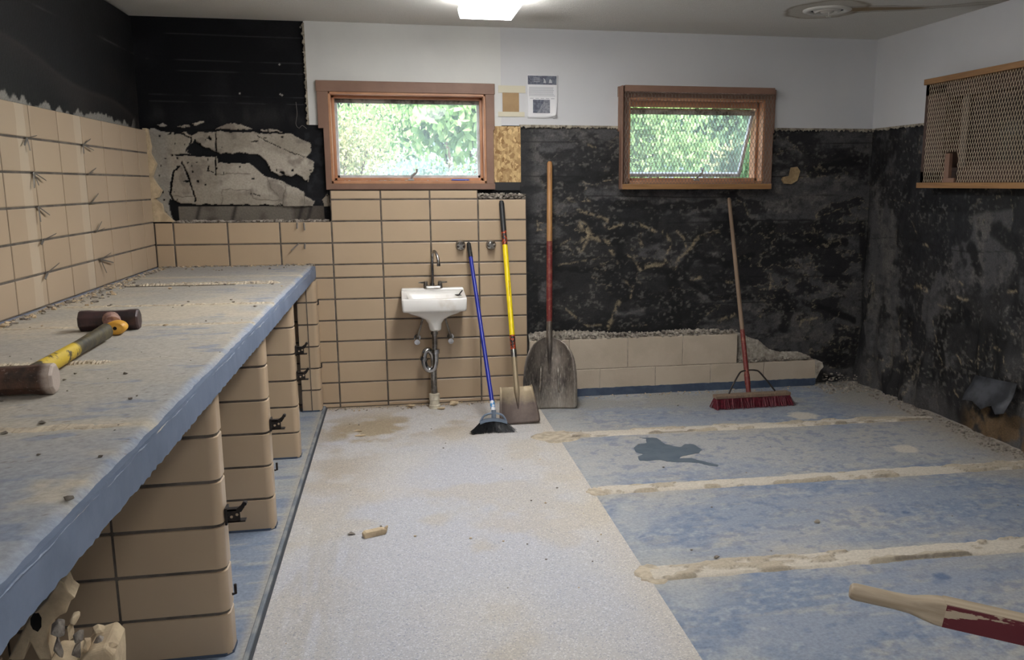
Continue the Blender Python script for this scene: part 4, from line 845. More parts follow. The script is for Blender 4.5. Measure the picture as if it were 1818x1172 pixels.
# ------------------------------------------------------------------ tiled partitions under the counter
def pier(yf, th, x0, x1, label, broken=False, joints=True):
    """front face toward -y at yf, round nose at x1"""
    root=empty('tiled_partition',((x0+x1)/2,yf+th/2,.012)); tag(root,label,'partition','tiled partitions under the countertop' if False else None)
    ox,oy,oz=root.location; m=MB(); zs=[.012]+[.012+.1385*k for k in range(1,6)]+[CB]
    r_=.028; jx=[x0]+[x1-.305*k for k in (2,1) if x1-.305*k>x0+.02]+[x1]
    for k in range(len(zs)-1):
        z0,z1=zs[k]+.0045,zs[k+1]-.0045
        if k==0: z0=zs[0]+.003
        for q in range(len(jx)-1):
            a0,a1=jx[q]+.004,(jx[q+1]-.004 if q<len(jx)-2 else jx[q+1])
            last=q==len(jx)-2
            def ring(z,ins):
                P=[(a0+ins,yf+th-ins),(a0+ins,yf+ins)]
                if last:
                    for s_ in range(9):
                        a=-math.pi/2+math.pi/2*s_/8; P.append((a1-ins-r_+r_*math.cos(a), yf+ins+r_+r_*math.sin(a)))
                    for s_ in range(9):
                        a=math.pi/2*s_/8; P.append((a1-ins-r_+r_*math.cos(a), yf+th-ins-r_+r_*math.sin(a)))
                else: P+= [(a1-ins,yf+ins),(a1-ins,yf+th-ins)]
                return [(x-ox,y-oy,z-oz) for x,y in P]
            m.rings([ring(z0,.003),ring(z0+.002,.0),ring(z1-.002,0),ring(z1,.003)])
    m.build('tile_facing',M['tile'],root,smooth=True,auto=40)
    m=MB(); m.rings([[(x-ox,y-oy,z-oz) for x,y in [(x0,yf+th-.004),(x0,yf+.004),(x1-.03,yf+.004),(x1-.011,yf+.013),(x1-.004,yf+.03),(x1-.004,yf+th-.03),(x1-.011,yf+th-.013),(x1-.03,yf+th-.004)]] for z in (.0125,CB-.001)])
    m.build('grout',M['grout'],root)
    m=MB(); P=[(x0,yf+th+.0015),(x0,yf-.0015),(x1-.02,yf-.0015),(x1+.0015,yf+.02),(x1+.0015,yf+th-.02),(x1-.02,yf+th+.0015)]
    m.rings([[(x-ox,y-oy,z-oz) for x,y in P] for z in (.0125,.022)]); m.build('painted_foot',M['bluedark'],root)
    return root
def bracket(root, x, y, z, s=1.0):
    ox,oy,oz=root.location; b=empty('latch_bracket',(x-ox,y-oy,z-oz)); b.parent=root; return b
def latch(root,x,y,z,kind=0):
    ox,oy,oz=root.location; T=lambda p:(p[0]+x-ox,p[1]+y-oy,p[2]+z-oz)
    m=MB()
    m.box((-.002,-.012,-.026),(.004,.030,.026))       # plate on the pier end
    m.box((.0,-.002,-.022),(.040,.002,.018))           # side cheek facing the camera
    m.box((.0,-.002,.014),(.040,.024,.018)); m.box((.0,-.002,-.022),(.054,.024,-.018))
    m.prism([(.030,.014),(.044,.010),(.054,.024),(.060,.040),(.052,.043),(.044,.030),(.032,.022)],lambda a,b_:(a,-.004,b_),lambda a,b_:(a,.004,b_))
    m.tube([(.056,-.008,.036),(.056,.010,.036)],.006,10)
    for (a,b_) in ((.016,-.003),(.032,.003)): m.tube([(a,-.004,b_),(a,-.0015,b_)],.0055,12)
    m.v=[T(p) for p in m.v]; lb=m.build('latch_bracket',M['blackiron'],root)
    m=MB()
    for (a,b_) in ((.016,-.003),(.032,.003)): m.tube([(a,-.0055,b_),(a,-.0038,b_)],.0042,12)
    m.v=[T(p) for p in m.v]; m.build('bolt_head',M['tile'],lb)
p1=pier(2.62,.10,XT+.002,-.535,'nearest tiled partition under the counter, widest in view with black latch bracket mid height')
p2=pier(3.63,.10,XT+.002,-.538,'second tiled partition under the counter, one row of tiles, latch bracket near its middle')
p3=pier(4.62,.10,XT+.002,-.535,'third tiled partition from the front, two latch brackets on its end')
p4=pier(5.60,.118,-.62,-.500,'short tiled pier in the back corner under the counter, beside the wall tiles')
latch(p1,-.531,2.655,.448); latch(p2,-.534,3.665,.455); latch(p3,-.531,4.655,.580); latch(p3,-.531,4.655,.445)
for (rt_,z_,yy_) in ((p1,.206,2.66),(p2,.27,3.67),(p4,.30,5.63),(p4,.70,5.63)):
    ox,oy,oz=rt_.location; m=MB(); xx=-.531 if rt_ is not p4 else -.502; m.tube([(xx-ox,yy_-oy,z_-oz-.012),(xx+.010-ox,yy_-oy,z_-oz-.010),(xx+.010-ox,yy_-oy,z_-oz+.02)],.0045,8); m.build('hinge_pin',M['blackiron'],rt_)
ox,oy,oz=p4.location; m=MB(); m.box((-.563-ox,5.5975-oy,.02-oz),(-.557-ox,5.602-oy,CB-.003-oz)); m.build('vertical_joint',M['grout'],p4)
# demolished partition: hollow clay remnants hanging under the counter at the front
bp=empty('broken_partition',(-.75,1.72,.012)); tag(bp,'broken hollow clay partition stub under the near end of the countertop, jagged cream shards','partition')
ox,oy,oz=bp.location; sub=lambda m:[(p[0]-ox,p[1]-oy,p[2]-oz) for p in m.v]
pts=[(-0.738,0.56),(-0.701,0.625),(-0.671,0.654),(-0.643,0.695),(-0.635,0.69),(-0.63,0.67),(-0.619,0.658),(-0.631,0.65),(-0.638,0.628),(-0.65,0.624),(-0.661,0.615),(-0.669,0.605),(-0.674,0.57),(-0.671,0.536),(-0.693,0.538),(-0.706,0.577),(-0.72,0.541),(-0.747,0.544)]
m=MB(); m.prism(pts,lambda a,b_:(a,1.70,b_),lambda a,b_:(a-.01,1.76,b_)); m.v=sub(m); m.build('face_shell',M['debris'],bp,bevel=.003)
m=MB(); hp=[(-0.699,0.625),(-0.694,0.633),(-0.685,0.634),(-0.681,0.623),(-0.683,0.605),(-0.689,0.597),(-0.697,0.603),(-0.7,0.613)]
m.prism(hp,lambda a,b_:(a,1.697,b_),lambda a,b_:(a,1.702,b_)); m.v=sub(m); m.build('core_hole',M['void'],bp)
m=MB(); m.box((-1.42,1.70,.02),(-.80,1.80,.50)); m.v=sub(m); m.build('core',M['debris'],bp)
m=MB(); pts=[(-0.61,0.552),(-0.584,0.578),(-0.552,0.586),(-0.54,0.569),(-0.541,0.532),(-0.551,0.41),(-0.673,0.426),(-0.657,0.557),(-0.633,0.554)]
m.prism(pts,lambda a,b_:(a,1.63,b_),lambda a,b_:(a-.01,1.74,b_)); m.v=sub(m); m.build('face_shell',M['debris'],bp,bevel=.006)
SH=[((250,980),(330,1060),'g'),((255,1060),(325,1172),'g'),((332,945),(395,1010),'d'),((360,1010),(425,1090),'g'),((335,985),(360,1090),'d'),((425,1020),(535,1060),'d'),((360,1080),(410,1172),'g'),((412,1050),(450,1172),'d'),((445,1075),(520,1160),'g'),((520,1090),(590,1140),'d')]
SHW=[[(-0.649,0.637),(-0.625,0.603),(-0.65,0.606),(-0.631,0.56),(-0.62,0.648),(-0.602,0.621),(-0.613,0.622),(-0.595,0.588),(-0.621,0.633),(-0.616,0.591),(-0.592,0.616),(-0.557,0.596),(-0.616,0.595),(-0.603,0.556),(-0.598,0.604),(-0.589,0.555),(-0.588,0.593),(-0.565,0.557),(-0.563,0.585),(-0.541,0.562)]][0]
for i in range(10):
    (a0,b1),(a1,b0)=SHW[2*i],SHW[2*i+1]; vs,fs=chunk(40+i,((a1-a0)/2*1.05,.02,(b1-b0)/2*1.05))
    m=MB(); m.add([(p[0]+(a0+a1)/2-ox,p[1]+1.655-oy+.006*(i%3),p[2]+(b0+b1)/2-oz) for p in vs],fs); m.build('shard',M['greydebris'] if SH[i][2]=='g' else M['debris'],bp,bevel=.002)
# ------------------------------------------------------------------ sink
sk=empty('wall_sink',(.217,5.70,.65)); tag(sk,'small white porcelain wall sink hung on the tiled wall under the left-hand window','sink')
ox,oy,oz=sk.location
def sp(m,name,mat,par=sk,**k):
    m.v=[(p[0]-ox,p[1]-oy,p[2]-oz) for p in m.v]; return m.build(name,mat,par,**k)
cxs=.2145; m=MB()
def rr_(cx,y0,y1,z,hx,r,zslope=0):
    pts=rrect(cx,(y0+y1)/2,z,hx,(y1-y0)/2,r)
    return [(x,y,zz+zslope*(y-y0)/(y1-y0)) for x,y,zz in pts]
m.rings([rr_(cxs+.005,5.52,5.60,.515,.028,.026),rr_(cxs+.005,5.50,5.62,.525,.036,.034),rr_(cxs+.003,5.50,5.64,.565,.043,.036),rr_(cxs+.002,5.49,5.66,.592,.062,.040),rr_(cxs,5.47,5.69,.618,.110,.04),rr_(cxs,5.455,5.70,.634,.150,.03),rr_(cxs,5.445,5.70,.646,.166,.02),
 rr_(cxs,5.425,5.705,.652,.192,.016),rr_(cxs,5.420,5.708,.662,.1965,.014,0),rr_(cxs,5.418,5.709,.725,.1995,.016,.025),rr_(cxs,5.424,5.708,.733,.196,.016,.030),
 rr_(cxs,5.440,5.635,.732,.170,.03,.020),rr_(cxs,5.450,5.625,.720,.160,.035,.010),rr_(cxs,5.475,5.60,.655,.13,.05),rr_(cxs,5.52,5.57,.640,.03,.02)],cap0=True,cap1=True)
sp(m,'basin',M['porcelain'],smooth=True,auto=60)
m=MB(); m.box((cxs-.197,5.655,.70),(cxs+.197,5.712,.772)); sp(m,'back_ledge',M['porcelain'],bevel=.008)
m=MB(); m.rings([rrect(.218,5.672,.770,.062,.022,.02),rrect(.218,5.672,.784,.060,.020,.02),rrect(.218,5.672,.789,.05,.014,.014)]); sp(m,'faucet_deck',M['dullchrome'],smooth=True,auto=50)
m=MB(); sp_=bez([(.214,5.672,.785),(.216,5.672,.86),(.216,5.672,.93),(.219,5.66,.985),(.228,5.63,1.008),(.240,5.60,.998),(.249,5.575,.965),(.252,5.568,.932)],6)
m.tube([(.214,5.672,.78),(.214,5.672,.802)],.014,14); m.tube(sp_,.0095,14); m.tube([sp_[-1]+Vector((0,0,.004)),sp_[-1]-Vector((0,0,.012))],.012,14); sp(m,'spout',M['chrome'],smooth=True,auto=50)
for sx_,hx in ((-1,.172),(1,.262)):
    m=MB(); m.rings([circ((hx,5.672,.786),.016,'z',16),circ((hx,5.672,.803),.013,'z',16),circ((hx,5.672,.812),.014,'z',16),circ((hx,5.672,.816),.008,'z',16)])
    m.rings([[(hx+sx_*.004,5.665,.800),(hx+sx_*.004,5.679,.800),(hx+sx_*.004,5.679,.812),(hx+sx_*.004,5.665,.812)],[(hx+sx_*.045,5.658,.806),(hx+sx_*.045,5.672,.806),(hx+sx_*.045,5.672,.813),(hx+sx_*.045,5.658,.813)]])
    sp(m,'faucet_handle',M['dullchrome'],smooth=True,auto=40)
m=MB(); m.tube([(.214,5.565,.52),(.214,5.565,.385)],.0165,16); m.tube([(.214,5.565,.505),(.214,5.565,.488)],.023,16); sp(m,'tailpiece',M['dullchrome'],smooth=True,auto=50)
m=MB(); tp=bez([(.217,5.565,.385),(.217,5.565,.32),(.205,5.566,.272),(.178,5.568,.258),(.152,5.57,.280),(.142,5.572,.33),(.150,5.575,.372),(.172,5.58,.385),(.192,5.588,.365),(.202,5.592,.33),(.203,5.594,.27)],6)
m.tube(tp,.019,16); m.tube([(.217,5.565,.392),(.217,5.565,.366)],.027,16); m.tube([(.136,5.57,.318),(.146,5.573,.34)],.026,16); sp(m,'trap',M['chrome'],smooth=True,auto=50)
m=MB(); m.tube([(.203,5.594,.28),(.203,5.594,.095)],.0205,18); sp(m,'drain_pipe',M['dullchrome'],smooth=True,auto=50)
m=MB(); m.rings([circ((.203,5.594,z),r,'z',22) for r,z in ((.036,.0),(.036,.022),(.032,.026),(.030,.055),(.034,.058),(.034,.096),(.022,.100))]); sp(m,'pipe_collar',M['pvc'],smooth=True,auto=40)
for (a,b_) in (((.150,5.62,.60),(.108,5.66,.452)),((.282,5.62,.60),(.322,5.66,.452))):
    m=MB(); m.tube([a,b_],.0065,10); m.tube([Vector(a).lerp(Vector(b_),.90),b_],.011,10); sp(m,'supply_tube',M['dullchrome'],smooth=True,auto=50)
    m=MB(); x_,y_,z_=b_; m.tube([(x_,y_-.012,z_-.012),(x_,YT-.003,z_-.006)],.010,12); m.tube([(x_,YT-.012,z_-.006),(x_,YT-.001,z_-.006)],.022,18)
    m.rings([circ((x_-.002,y_-.034,z_-.022),.018,'y',14),circ((x_-.002,y_-.018,z_-.016),.018,'y',14)]); sp(m,'stop_valve',M['chrome'],smooth=True,auto=50)
ds=MB(); ds.v=[]; vs,fs=chunk(77,(.022,.014,.007)); ds.add([(p[0]+.366,p[1]+5.50,p[2]+.744) for p in vs],fs); ds.tube([(.372,5.50,.748),(.392,5.502,.772)],.004,8); tag(ds.build('rubber_scrap',M['black']),'black rubber scrap lying on the right rim of the white sink','scrap')
for i,(vx,lab) in enumerate(((.402,'round chrome valve on the tiled wall just left of the blue broom handle'),(.598,'round chrome valve on the tiled wall between the blue broom and the yellow shovel'))):
    v=empty('wall_valve',(vx,YT,1.036)); tag(v,lab,'valve'); m=MB(); m.rings([circ((0,-.001,0),.034,'y',28),circ((0,-.008,0),.033,'y',28),circ((0,-.022,0),.022,'y',28),circ((0,-.024,0),.016,'y',28)]); m.build('escutcheon',M['chrome'],v,smooth=True,auto=50)
    m=MB(); m.tube([(0,-.02,0),(0,-.055,0)],.011,16)
    for k in range(5):
        a=k*math.tau/5+.3; m.tube([(0,-.048,0),(.024*math.cos(a),-.048,.024*math.sin(a))],[.006,.008],10)
    m.build('handle',M['dullchrome'],v,smooth=True,auto=50)
# ------------------------------------------------------------------ blue broom
def placed(name, base, top, label, cat, xref=(1,0,0)):
    r_=empty(name,mat=rod_matrix(base,top,xref)); tag(r_,label,cat); return r_
base=(.524,4.985,.085); top=(.452,5.697,1.055); L=(Vector(top)-Vector(base)).length
bm_=placed('angle_broom',base,top,'blue-handled broom with black bristles leaning on the tiled wall','broom')
m=MB(); m.tube([(0,0,.09),(0,0,L-.10)],.0125,16); m.build('handle',M['bluegloss'],bm_,smooth=True,auto=50)
m=MB(); m.tube([(0,0,L-.11),(0,0,L-.008),(0,0,L)],[.0145,.014,.009],16); m.build('grip',M['black'],bm_,smooth=True,auto=50)
m=MB(); m.tube([(0,0,.03),(0,0,.10)],.0145,16); m.build('sleeve_label',M['label'],bm_,smooth=True,auto=50)
inv=bm_.matrix_world.inverted()
def bp_(m,name,mat,par,inv,**k):
    m.v=[tuple(inv@Vector(p)) for p in m.v]; return m.build(name,mat,par,**k)
m=MB(); m.tube([(.522,4.99,.125),(.520,4.985,.072)],.014,12)
m.tube(bez([(.520,4.985,.108),(.482,4.982,.104),(.458,4.98,.090),(.442,4.978,.060)]),.006,8); m.tube(bez([(.522,4.985,.108),(.556,4.98,.102),(.576,4.976,.088),(.592,4.972,.058)]),.006,8)
m.rings([[(x,y-.018,z-.006),(x,y+.018,z-.006),(x,y+.016,z+.009),(x,y-.016,z+.009)] for x,y,z in ((.438,4.98,.054),(.47,4.98,.066),(.515,4.98,.070),(.56,4.975,.064),(.596,4.97,.052))]); bp_(m,'head',M['greyblue'],bm_,inv,smooth=True,auto=50)
m=MB(); rr=random.Random(3)
for i in range(420):
    t_=rr.random(); x0_=.440+.154*t_; z0_=float(np.interp(t_,[0,.25,.5,.75,1],[.054,.064,.068,.062,.052])); x1_=.378+.268*t_+.006*rr.gauss(0,1); d_=rr.uniform(-.012,.012); y0_=4.98+d_; y1_=4.945+d_*2.4+.005*rr.random()
    m.tube([(x0_,y0_,z0_),((x0_*.45+x1_*.55),(y0_+y1_)/2,z0_*.42),(x1_,y1_,.002+.004*rr.random())],[.0016,.0016,.0010],3)
bp_(m,'bristles',M['blackbrist'],bm_,inv)
# ------------------------------------------------------------------ square shovel (yellow)
base=(.686,5.095,.006); top=(.667,5.692,1.318); L=(Vector(top)-Vector(base)).length
sv=placed('square_shovel',base,top,'long yellow-handled square-blade shovel leaning on the tiles right of the sink','shovel')
m=MB(); m.tube([(0,0,.43),(0,0,L-.20)],.0165,16); m.build('handle',M['yellow'],sv,smooth=True,auto=50)
m=MB(); m.tube([(0,0,L-.205),(0,0,L-.02),(0,0,L)],[.0175,.0175,.013],16); m.build('grip',M['black'],sv,smooth=True,auto=50)
m=MB(); m.tube([(0,0,.44),(0,0,.55)],.0168,16); m.build('decal',M['decal'],sv,smooth=True,auto=50)
m=MB(); m.tube([(0,0,L-.30),(0,0,L-.205)],.0168,16); m.build('decal',M['decal'],sv,smooth=True,auto=50)
m=MB(); m.tube([(.0,-.0166,.80),(.004,-.0166,.90)],.008,8,flat=.2); m.build('decal',M['decal'],sv)
m=MB(); m.tube([(0,0,.41),(0,0,.46)],.0178,16); m.build('ferrule',M['dullchrome'],sv,smooth=True,auto=50)
m=MB(); m.tube([(0,0,.41),(0,0,.30),(0,-.004,.235),(0,-.004,.20),(0,-.006,.12),(0,-.007,.09)],[.0165,.016,.017,.018,.007,.002],14); m.build('socket',M['blade2'],sv,smooth=True,auto=50)
def blade(rows, th, mat, parent, name='blade'):
    """rows of (z, halfwidth, dish, y0, cx)"""
    n=15; V=[];F=[]
    for (z,hw,dish,y0,cx) in rows:
        for j in range(n):
            s_=-1+2*j/(n-1); V.append((cx+s_*hw, y0-dish*abs(s_)**2.4, z))
    F=[(i*n+j,i*n+j+1,(i+1)*n+j+1,(i+1)*n+j) for i in range(len(rows)-1) for j in range(n-1)]
    m=MB(); m.add(V,F); o=m.build(name,mat,parent,smooth=True); s=o.modifiers.new('s','SOLIDIFY'); s.thickness=th; return o
blade([(.0,.115,.012,-.004,.004),(.012,.122,.014,-.004,.004),(.05,.121,.018,-.002,.003),(.12,.112,.020,.0,.0),(.19,.102,.020,.0,-.003),(.222,.100,.018,.0,-.004),(.226,.099,.006,.0,-.004)],.0022,M['blade2'],sv)
m=MB(); m.prism([(-.020,.215),(-.034,.224),(-.060,.227),(-.090,.228),(-.098,.238),(-.100,.226),(-.06,.215),(0,.205),(.06,.215),(.096,.226),(.094,.238),(.086,.229),(.05,.227),(.034,.224),(.020,.222),(.018,.26),(-.018,.26)],lambda a,b_:(a,-.003,b_),lambda a,b_:(a,.003,b_)); m.build('step_edge',M['blade2'],sv)
# ------------------------------------------------------------------ scoop shovel
base=(.925,5.425,.006); top=(.998,5.782,1.568); L=(Vector(top)-Vector(base)).length
sc=placed('scoop_shovel',base,top,'wide grey scoop shovel with red and bare wood handle leaning on the black wall','shovel')
m=MB(); m.tube([(0,0,.85),(0,0,1.15),(0,0,L-.01),(0,0,L)],[.019,.0185,.0175,.012],16); m.build('handle',M['shaft'],sc,smooth=True,auto=50)
m=MB(); m.tube([(0,0,.50),(0,0,.62),(0,0,1.08)],[.017,.0195,.0192],16); m.build('painted_grip',M['redshaft'],sc,smooth=True,auto=50)
m=MB(); m.tube([(0,0,.56),(0,-.0,.47),(0,-.008,.40),(0,-.010,.30),(0,-.008,.22)],[.0185,.021,.018,.010,.003],14); m.build('socket',M['blade'],sc,smooth=True,auto=50)
rows=[]
for z,hw,d_ in ((.0,.160,.030),(.008,.172,.034),(.03,.176,.038),(.10,.176,.042),(.18,.174,.046),(.26,.168,.048),(.32,.156,.048),(.37,.136,.044),(.41,.106,.036),(.435,.072,.022),(.452,.035,.008),(.458,.018,.002)): rows.append((z,hw,d_,.0+.004*math.sin(z*6),0))
o=blade(rows,.0022,M['blade'],sc); 
for sx_ in (-.056,.056):
    m=MB(); m.tube([(sx_*1.15,-.002,.10),(sx_*1.1,-.012,.12),(sx_*1.0,-.012,.24),(sx_*.98,-.002,.27)],[.003,.008,.006,.002],8); m.build('stiffening_rib',M['ribsteel'],sc,smooth=True)
# ------------------------------------------------------------------ push broom
base=(2.222,5.275,.085); top=(2.242,5.785,1.330); L=(Vector(top)-Vector(base)).length
pb=placed('push_broom',base,top,'push broom with maroon bristles and worn wooden handle leaning on the black wall','broom')
m=MB(); m.tube([(0,0,.33),(0,0,.6),(0,0,L-.01),(0,0,L)],[.0145,.0142,.0128,.009],14); m.build('handle',M['greywood'],pb,smooth=True,auto=50)
m=MB(); m.tube([(0,0,.0),(0,0,.34),(0,0,.42)],[.0165,.0160,.0147],14); m.tube([(0,0,.05),(0,0,.12)],.0185,14); m.build('painted_socket',M['redshaft'],pb,smooth=True,auto=50)
inv=pb.matrix_world.inverted()
RZ=Matrix.Translation((2.232,5.235,0))@Matrix.Rotation(R(1.5),4,'Z')
m=MB(); m.box((-.262,-.03,.066),(.258,.035,.088),RZ); bp_(m,'block',M['greywood'],pb,inv,bevel=.004)
m=MB(); m.tube(bez([(2.075,5.245,.090),(2.11,5.27,.14),(2.165,5.305,.205),(2.190,5.315,.218),(2.235,5.325,.222),(2.285,5.315,.220),(2.31,5.305,.205),(2.36,5.27,.14),(2.395,5.25,.092)],4),.0055,8); bp_(m,'brace',M['blackiron'],pb,inv,smooth=True,auto=60)
m=MB(); rr=random.Random(7)
for i in range(2600):
    a=rr.uniform(-.256,.252); b_=rr.uniform(-.030,.032); sp1=.008*rr.gauss(0,1); s2=.012*rr.gauss(0,1)+b_*.35
    e=(.018 if a>.22 else (-.012 if a<-.235 else 0))
    p0=RZ@Vector((a,b_,.068)); p1=RZ@Vector((a+sp1+e,b_+s2-.006,.002+.005*rr.random())); m.tube([p0,p1],[.0020,.0016],3,cap=False)
bp_(m,'bristles',M['redbrist'],pb,inv)
# ------------------------------------------------------------------ sledgehammers on the counter
def ham(name,c,axis_deg,Lh,rd,mat,label):
    r_=empty(name,mat=Matrix.Translation(c)@Matrix.Rotation(R(axis_deg),4,'Z')); tag(r_,label,'hammer')
    prof=[(-Lh/2,.86),(-Lh/2+.006,1.0),(-Lh/2+.030,1.0),(-Lh/2+.05,.93),(-.02,.92),(.02,.92),(Lh/2-.05,.93),(Lh/2-.030,1.0),(Lh/2-.006,1.0),(Lh/2,.86)]
    m=MB(); m.rings([[(x,rd*k_*1.04*math.cos(a),rd*k_*1.04*math.sin(a)) for a in [math.pi/8+q*math.pi/4 for q in range(8)]] for x,k_ in prof]); m.build('head',mat,r_,bevel=.003)
    return r_
h1=ham('sledgehammer',(-.978,3.245,CT+.036),2,.190,.036,M['hammer'],'dark sledgehammer head with yellow fibreglass stub, farther of the two on the counter')
m=MB(); m.tube([(.010,-.020,.006),(.030,-.085,.000)],[.029,.027],16,flat=.9); m.build('collar',M['pink'],h1,smooth=True,auto=50)
m=MB(); m.rings([[(.046+(.031+k_)*math.cos(a), y, -.010+(.021+k_)*math.sin(a)) for a in [q*math.tau/24 for q in range(24)]] for y,k_ in ((-.070,-.010),(-.082,.0),(-.124,.002),(-.131,-.004))]); stub=m.build('handle_stub',M['amber'],h1,smooth=True,auto=50)
m=MB(); m.rings([circ((.047,-.1318,-.010),.006,'y',14),circ((.047,-.129,-.010),.006,'y',14)]); m.build('stub_hole',M['void'],stub)
h2=ham('sledgehammer',(-.912,2.255,CT+.0385),3,.200,.037,M['hammer2'],'dusty sledgehammer with yellow and black handle, nearer of the two on the counter')
inv=h2.matrix_world.inverted()
a=Vector((-.885,2.285,.968)); b_=Vector((-.925,3.02,.962))
hh=empty('dummy'); bpy.data.objects.remove(hh)
Lh=(b_-a).length; m=MB(); m.tube([(0,0,0),(0,0,.15),(0,0,Lh*.6),(0,0,Lh*.9),(0,0,Lh)],[.024,.023,.021,.024,.026],16,flat=.8)
o=m.build('handle',M['hhandle'],h2,smooth=True,auto=50); o.matrix_local=inv@rod_matrix(a,b_)
# ------------------------------------------------------------------ wheelbarrow beyond the right edge
wb_=empty('wheelbarrow',(1.9,1.35,0)); tag(wb_,'wheelbarrow with bare wood grip and flaked maroon handle, reaching in at lower right','wheelbarrow')
inv=Matrix.Translation(-wb_.location)
A=Vector((1.0,1.74,.50)); D_=Vector((.343,-.150,-.055)).normalized(); side=Vector((D_.y,-D_.x,0)).normalized()   # toward the camera side
def hand(off,lab):
    a0=A+off; X_=D_; Y_=side.cross(D_)*-1; Y_=Vector((-D_.y,D_.x,0)).normalized(); Z_=X_.cross(Y_)
    T=Matrix(((X_.x,Y_.x,Z_.x,a0.x),(X_.y,Y_.y,Z_.y,a0.y),(X_.z,Y_.z,Z_.z,a0.z),(0,0,0,1)))
    def sec(s_,hy,hz,r): 
        return [(s_,y,z) for y,z,_ in rrect(0,0,0,hy,hz,r,4)]
    m=MB(); m.rings([sec(.0,.014,.014,.0139),sec(.004,.018,.018,.0179),sec(.012,.0195,.0195,.0194),sec(.10,.019,.019,.0189),sec(.135,.0195,.0205,.018),sec(.165,.021,.025,.010),sec(.19,.023,.028,.006),sec(.205,.023,.028,.004)])
    o=m.build('handle_grip',M['palewood'],wb_,smooth=True,auto=45); o.matrix_local=inv@T
    m=MB(); m.rings([sec(.205,.023,.028,.003),sec(1.45,.023,.028,.003)]); o=m.build('handle_beam',M['maroon'],wb_); o.matrix_local=inv@T
    m=MB(); m.box((.203,-.0225,.0276),(.9,.0225,.0292)); o=m.build('worn_top_face',M['palewood'],wb_); o.matrix_local=inv@T
hand(Vector((0,0,0)),''); off=Vector((D_.y,-D_.x,0)).normalized()*.62
hand(off,'')
def wpart(m,name,mat,**k):
    m.v=[tuple(inv@Vector(p)) for p in m.v]; return m.build(name,mat,wb_,**k)
ctr=A+off*.5+D_*.95; fwd=Vector((D_.x,D_.y,0)).normalized(); lat=Vector((fwd.y,-fwd.x,0))
def tr(s_,l_,z): p=ctr+fwd*s_+lat*l_; return (p.x,p.y,z)
m=MB(); ring=lambda k_,z:[tr(-.38*k_,-.30*k_,z),tr(.42*k_,-.26*k_,z),tr(.42*k_,.26*k_,z),tr(-.38*k_,.30*k_,z)]
m.rings([ring(.62,.42),ring(1,.64),ring(.97,.64),ring(.60,.435)],cap0=True,cap1=True); wpart(m,'tray',M['steel'],bevel=.01)
m=MB(); wc=Vector(tr(.62,0,.20)); rings=[]
for k_ in range(28):
    a_=k_*math.tau/28; c_=wc+fwd*.155*math.cos(a_)+Vector((0,0,.155*math.sin(a_))); o_=fwd*math.cos(a_)+Vector((0,0,math.sin(a_)))
    rings.append([c_+o_*.045*math.cos(q)+lat*.04*math.sin(q) for q in [j*math.tau/10 for j in range(10)]])
rings.append(rings[0]); m.rings(rings,cap0=False,cap1=False); m.tube([wc-lat*.25,wc+lat*.25],.01,10); m.tube([wc-lat*.035,wc+lat*.035],.12,20); wpart(m,'wheel',M['black'],smooth=True,auto=60)
for s_ in (-1,1):
    m=MB(); m.tube([tr(-.30,s_*.24,.44),tr(-.36,s_*.25,.02),tr(-.12,s_*.25,.012),tr(.0,s_*.22,.42)],.012,8); wpart(m,'leg',M['blackiron'])
# ------------------------------------------------------------------ small things
def clay(name,c,size,seed,mat,label,cat,rot=0,group=None):
    vs,fs=chunk(seed,size); r_=Matrix.Translation(c)@Matrix.Rotation(rot,4,'Z'); m=MB(); zmin=min(p[2] for p in vs); m.add([(p[0],p[1],p[2]-zmin) for p in vs],fs); o=m.build(name,mat); o.matrix_world=r_; tag(o,label,cat,group); return o
m=MB(); m.prism([(-.048,0),(.040,0),(.048,.010),(.046,.022),(.030,.026),(-.040,.026),(-.050,.018)],lambda a,b_:(a,-.014,b_),lambda a,b_:(a,.018,b_)); m.prism([(.034,.012),(.05,.010),(.056,.034),(.044,.028)],lambda a,b_:(a,-.010,b_),lambda a,b_:(a,.004,b_))
o=m.build('clay_shard',M['debris'],bevel=.003); o.matrix_world=Matrix.Translation((-.131,3.52,0.0))@Matrix.Rotation(R(22),4,'Z'); tag(o,'cream broken clay piece lying in the middle of the pale floor','shard')
clay('mortar_chip',(-.228,3.545,0),(.017,.010,.009),5,M['greydebris'],'small grey mortar chip just left of the cream clay piece on the pale floor','chip')
clay('mortar_chip',(-.245,5.02,0),(.045,.014,.006),6,M['debris'],'flat brown mortar chip on the dusty floor in front of the sink, left side','chip')
clay('mortar_chip',(-.265,5.13,0),(.03,.018,.006),16,M['debris'],'thin chip behind the flat brown one on the floor left of the sink pipe','chip')
clay('clay_shard',(.33,5.63,0),(.036,.02,.02),7,M['debris'],'tan clay shard on the floor against the tiles right of the sink pipe','shard')
clay('clay_shard',(.24,5.55,0),(.03,.02,.01),8,M['debris'],'flat clay shard on the floor touching the sink pipe foot','shard')
clay('clay_shard',(.05,5.63,0),(.035,.02,.012),9,M['debris'],'clay shard on the floor by the tiles left of the sink pipe','shard')
clay('mortar_chip',(1.72,3.29,0),(.016,.012,.010),10,M['mortar'],'pale pebble-sized mortar chip alone on the blue floor, right of the floor boundary','chip')
clay('mortar_chip',(1.17,3.03,0),(.012,.01,.008),11,M['greydebris'],'dark grit beside the nearest mortar strip on the blue floor','chip')
rr=random.Random(21); proto=None
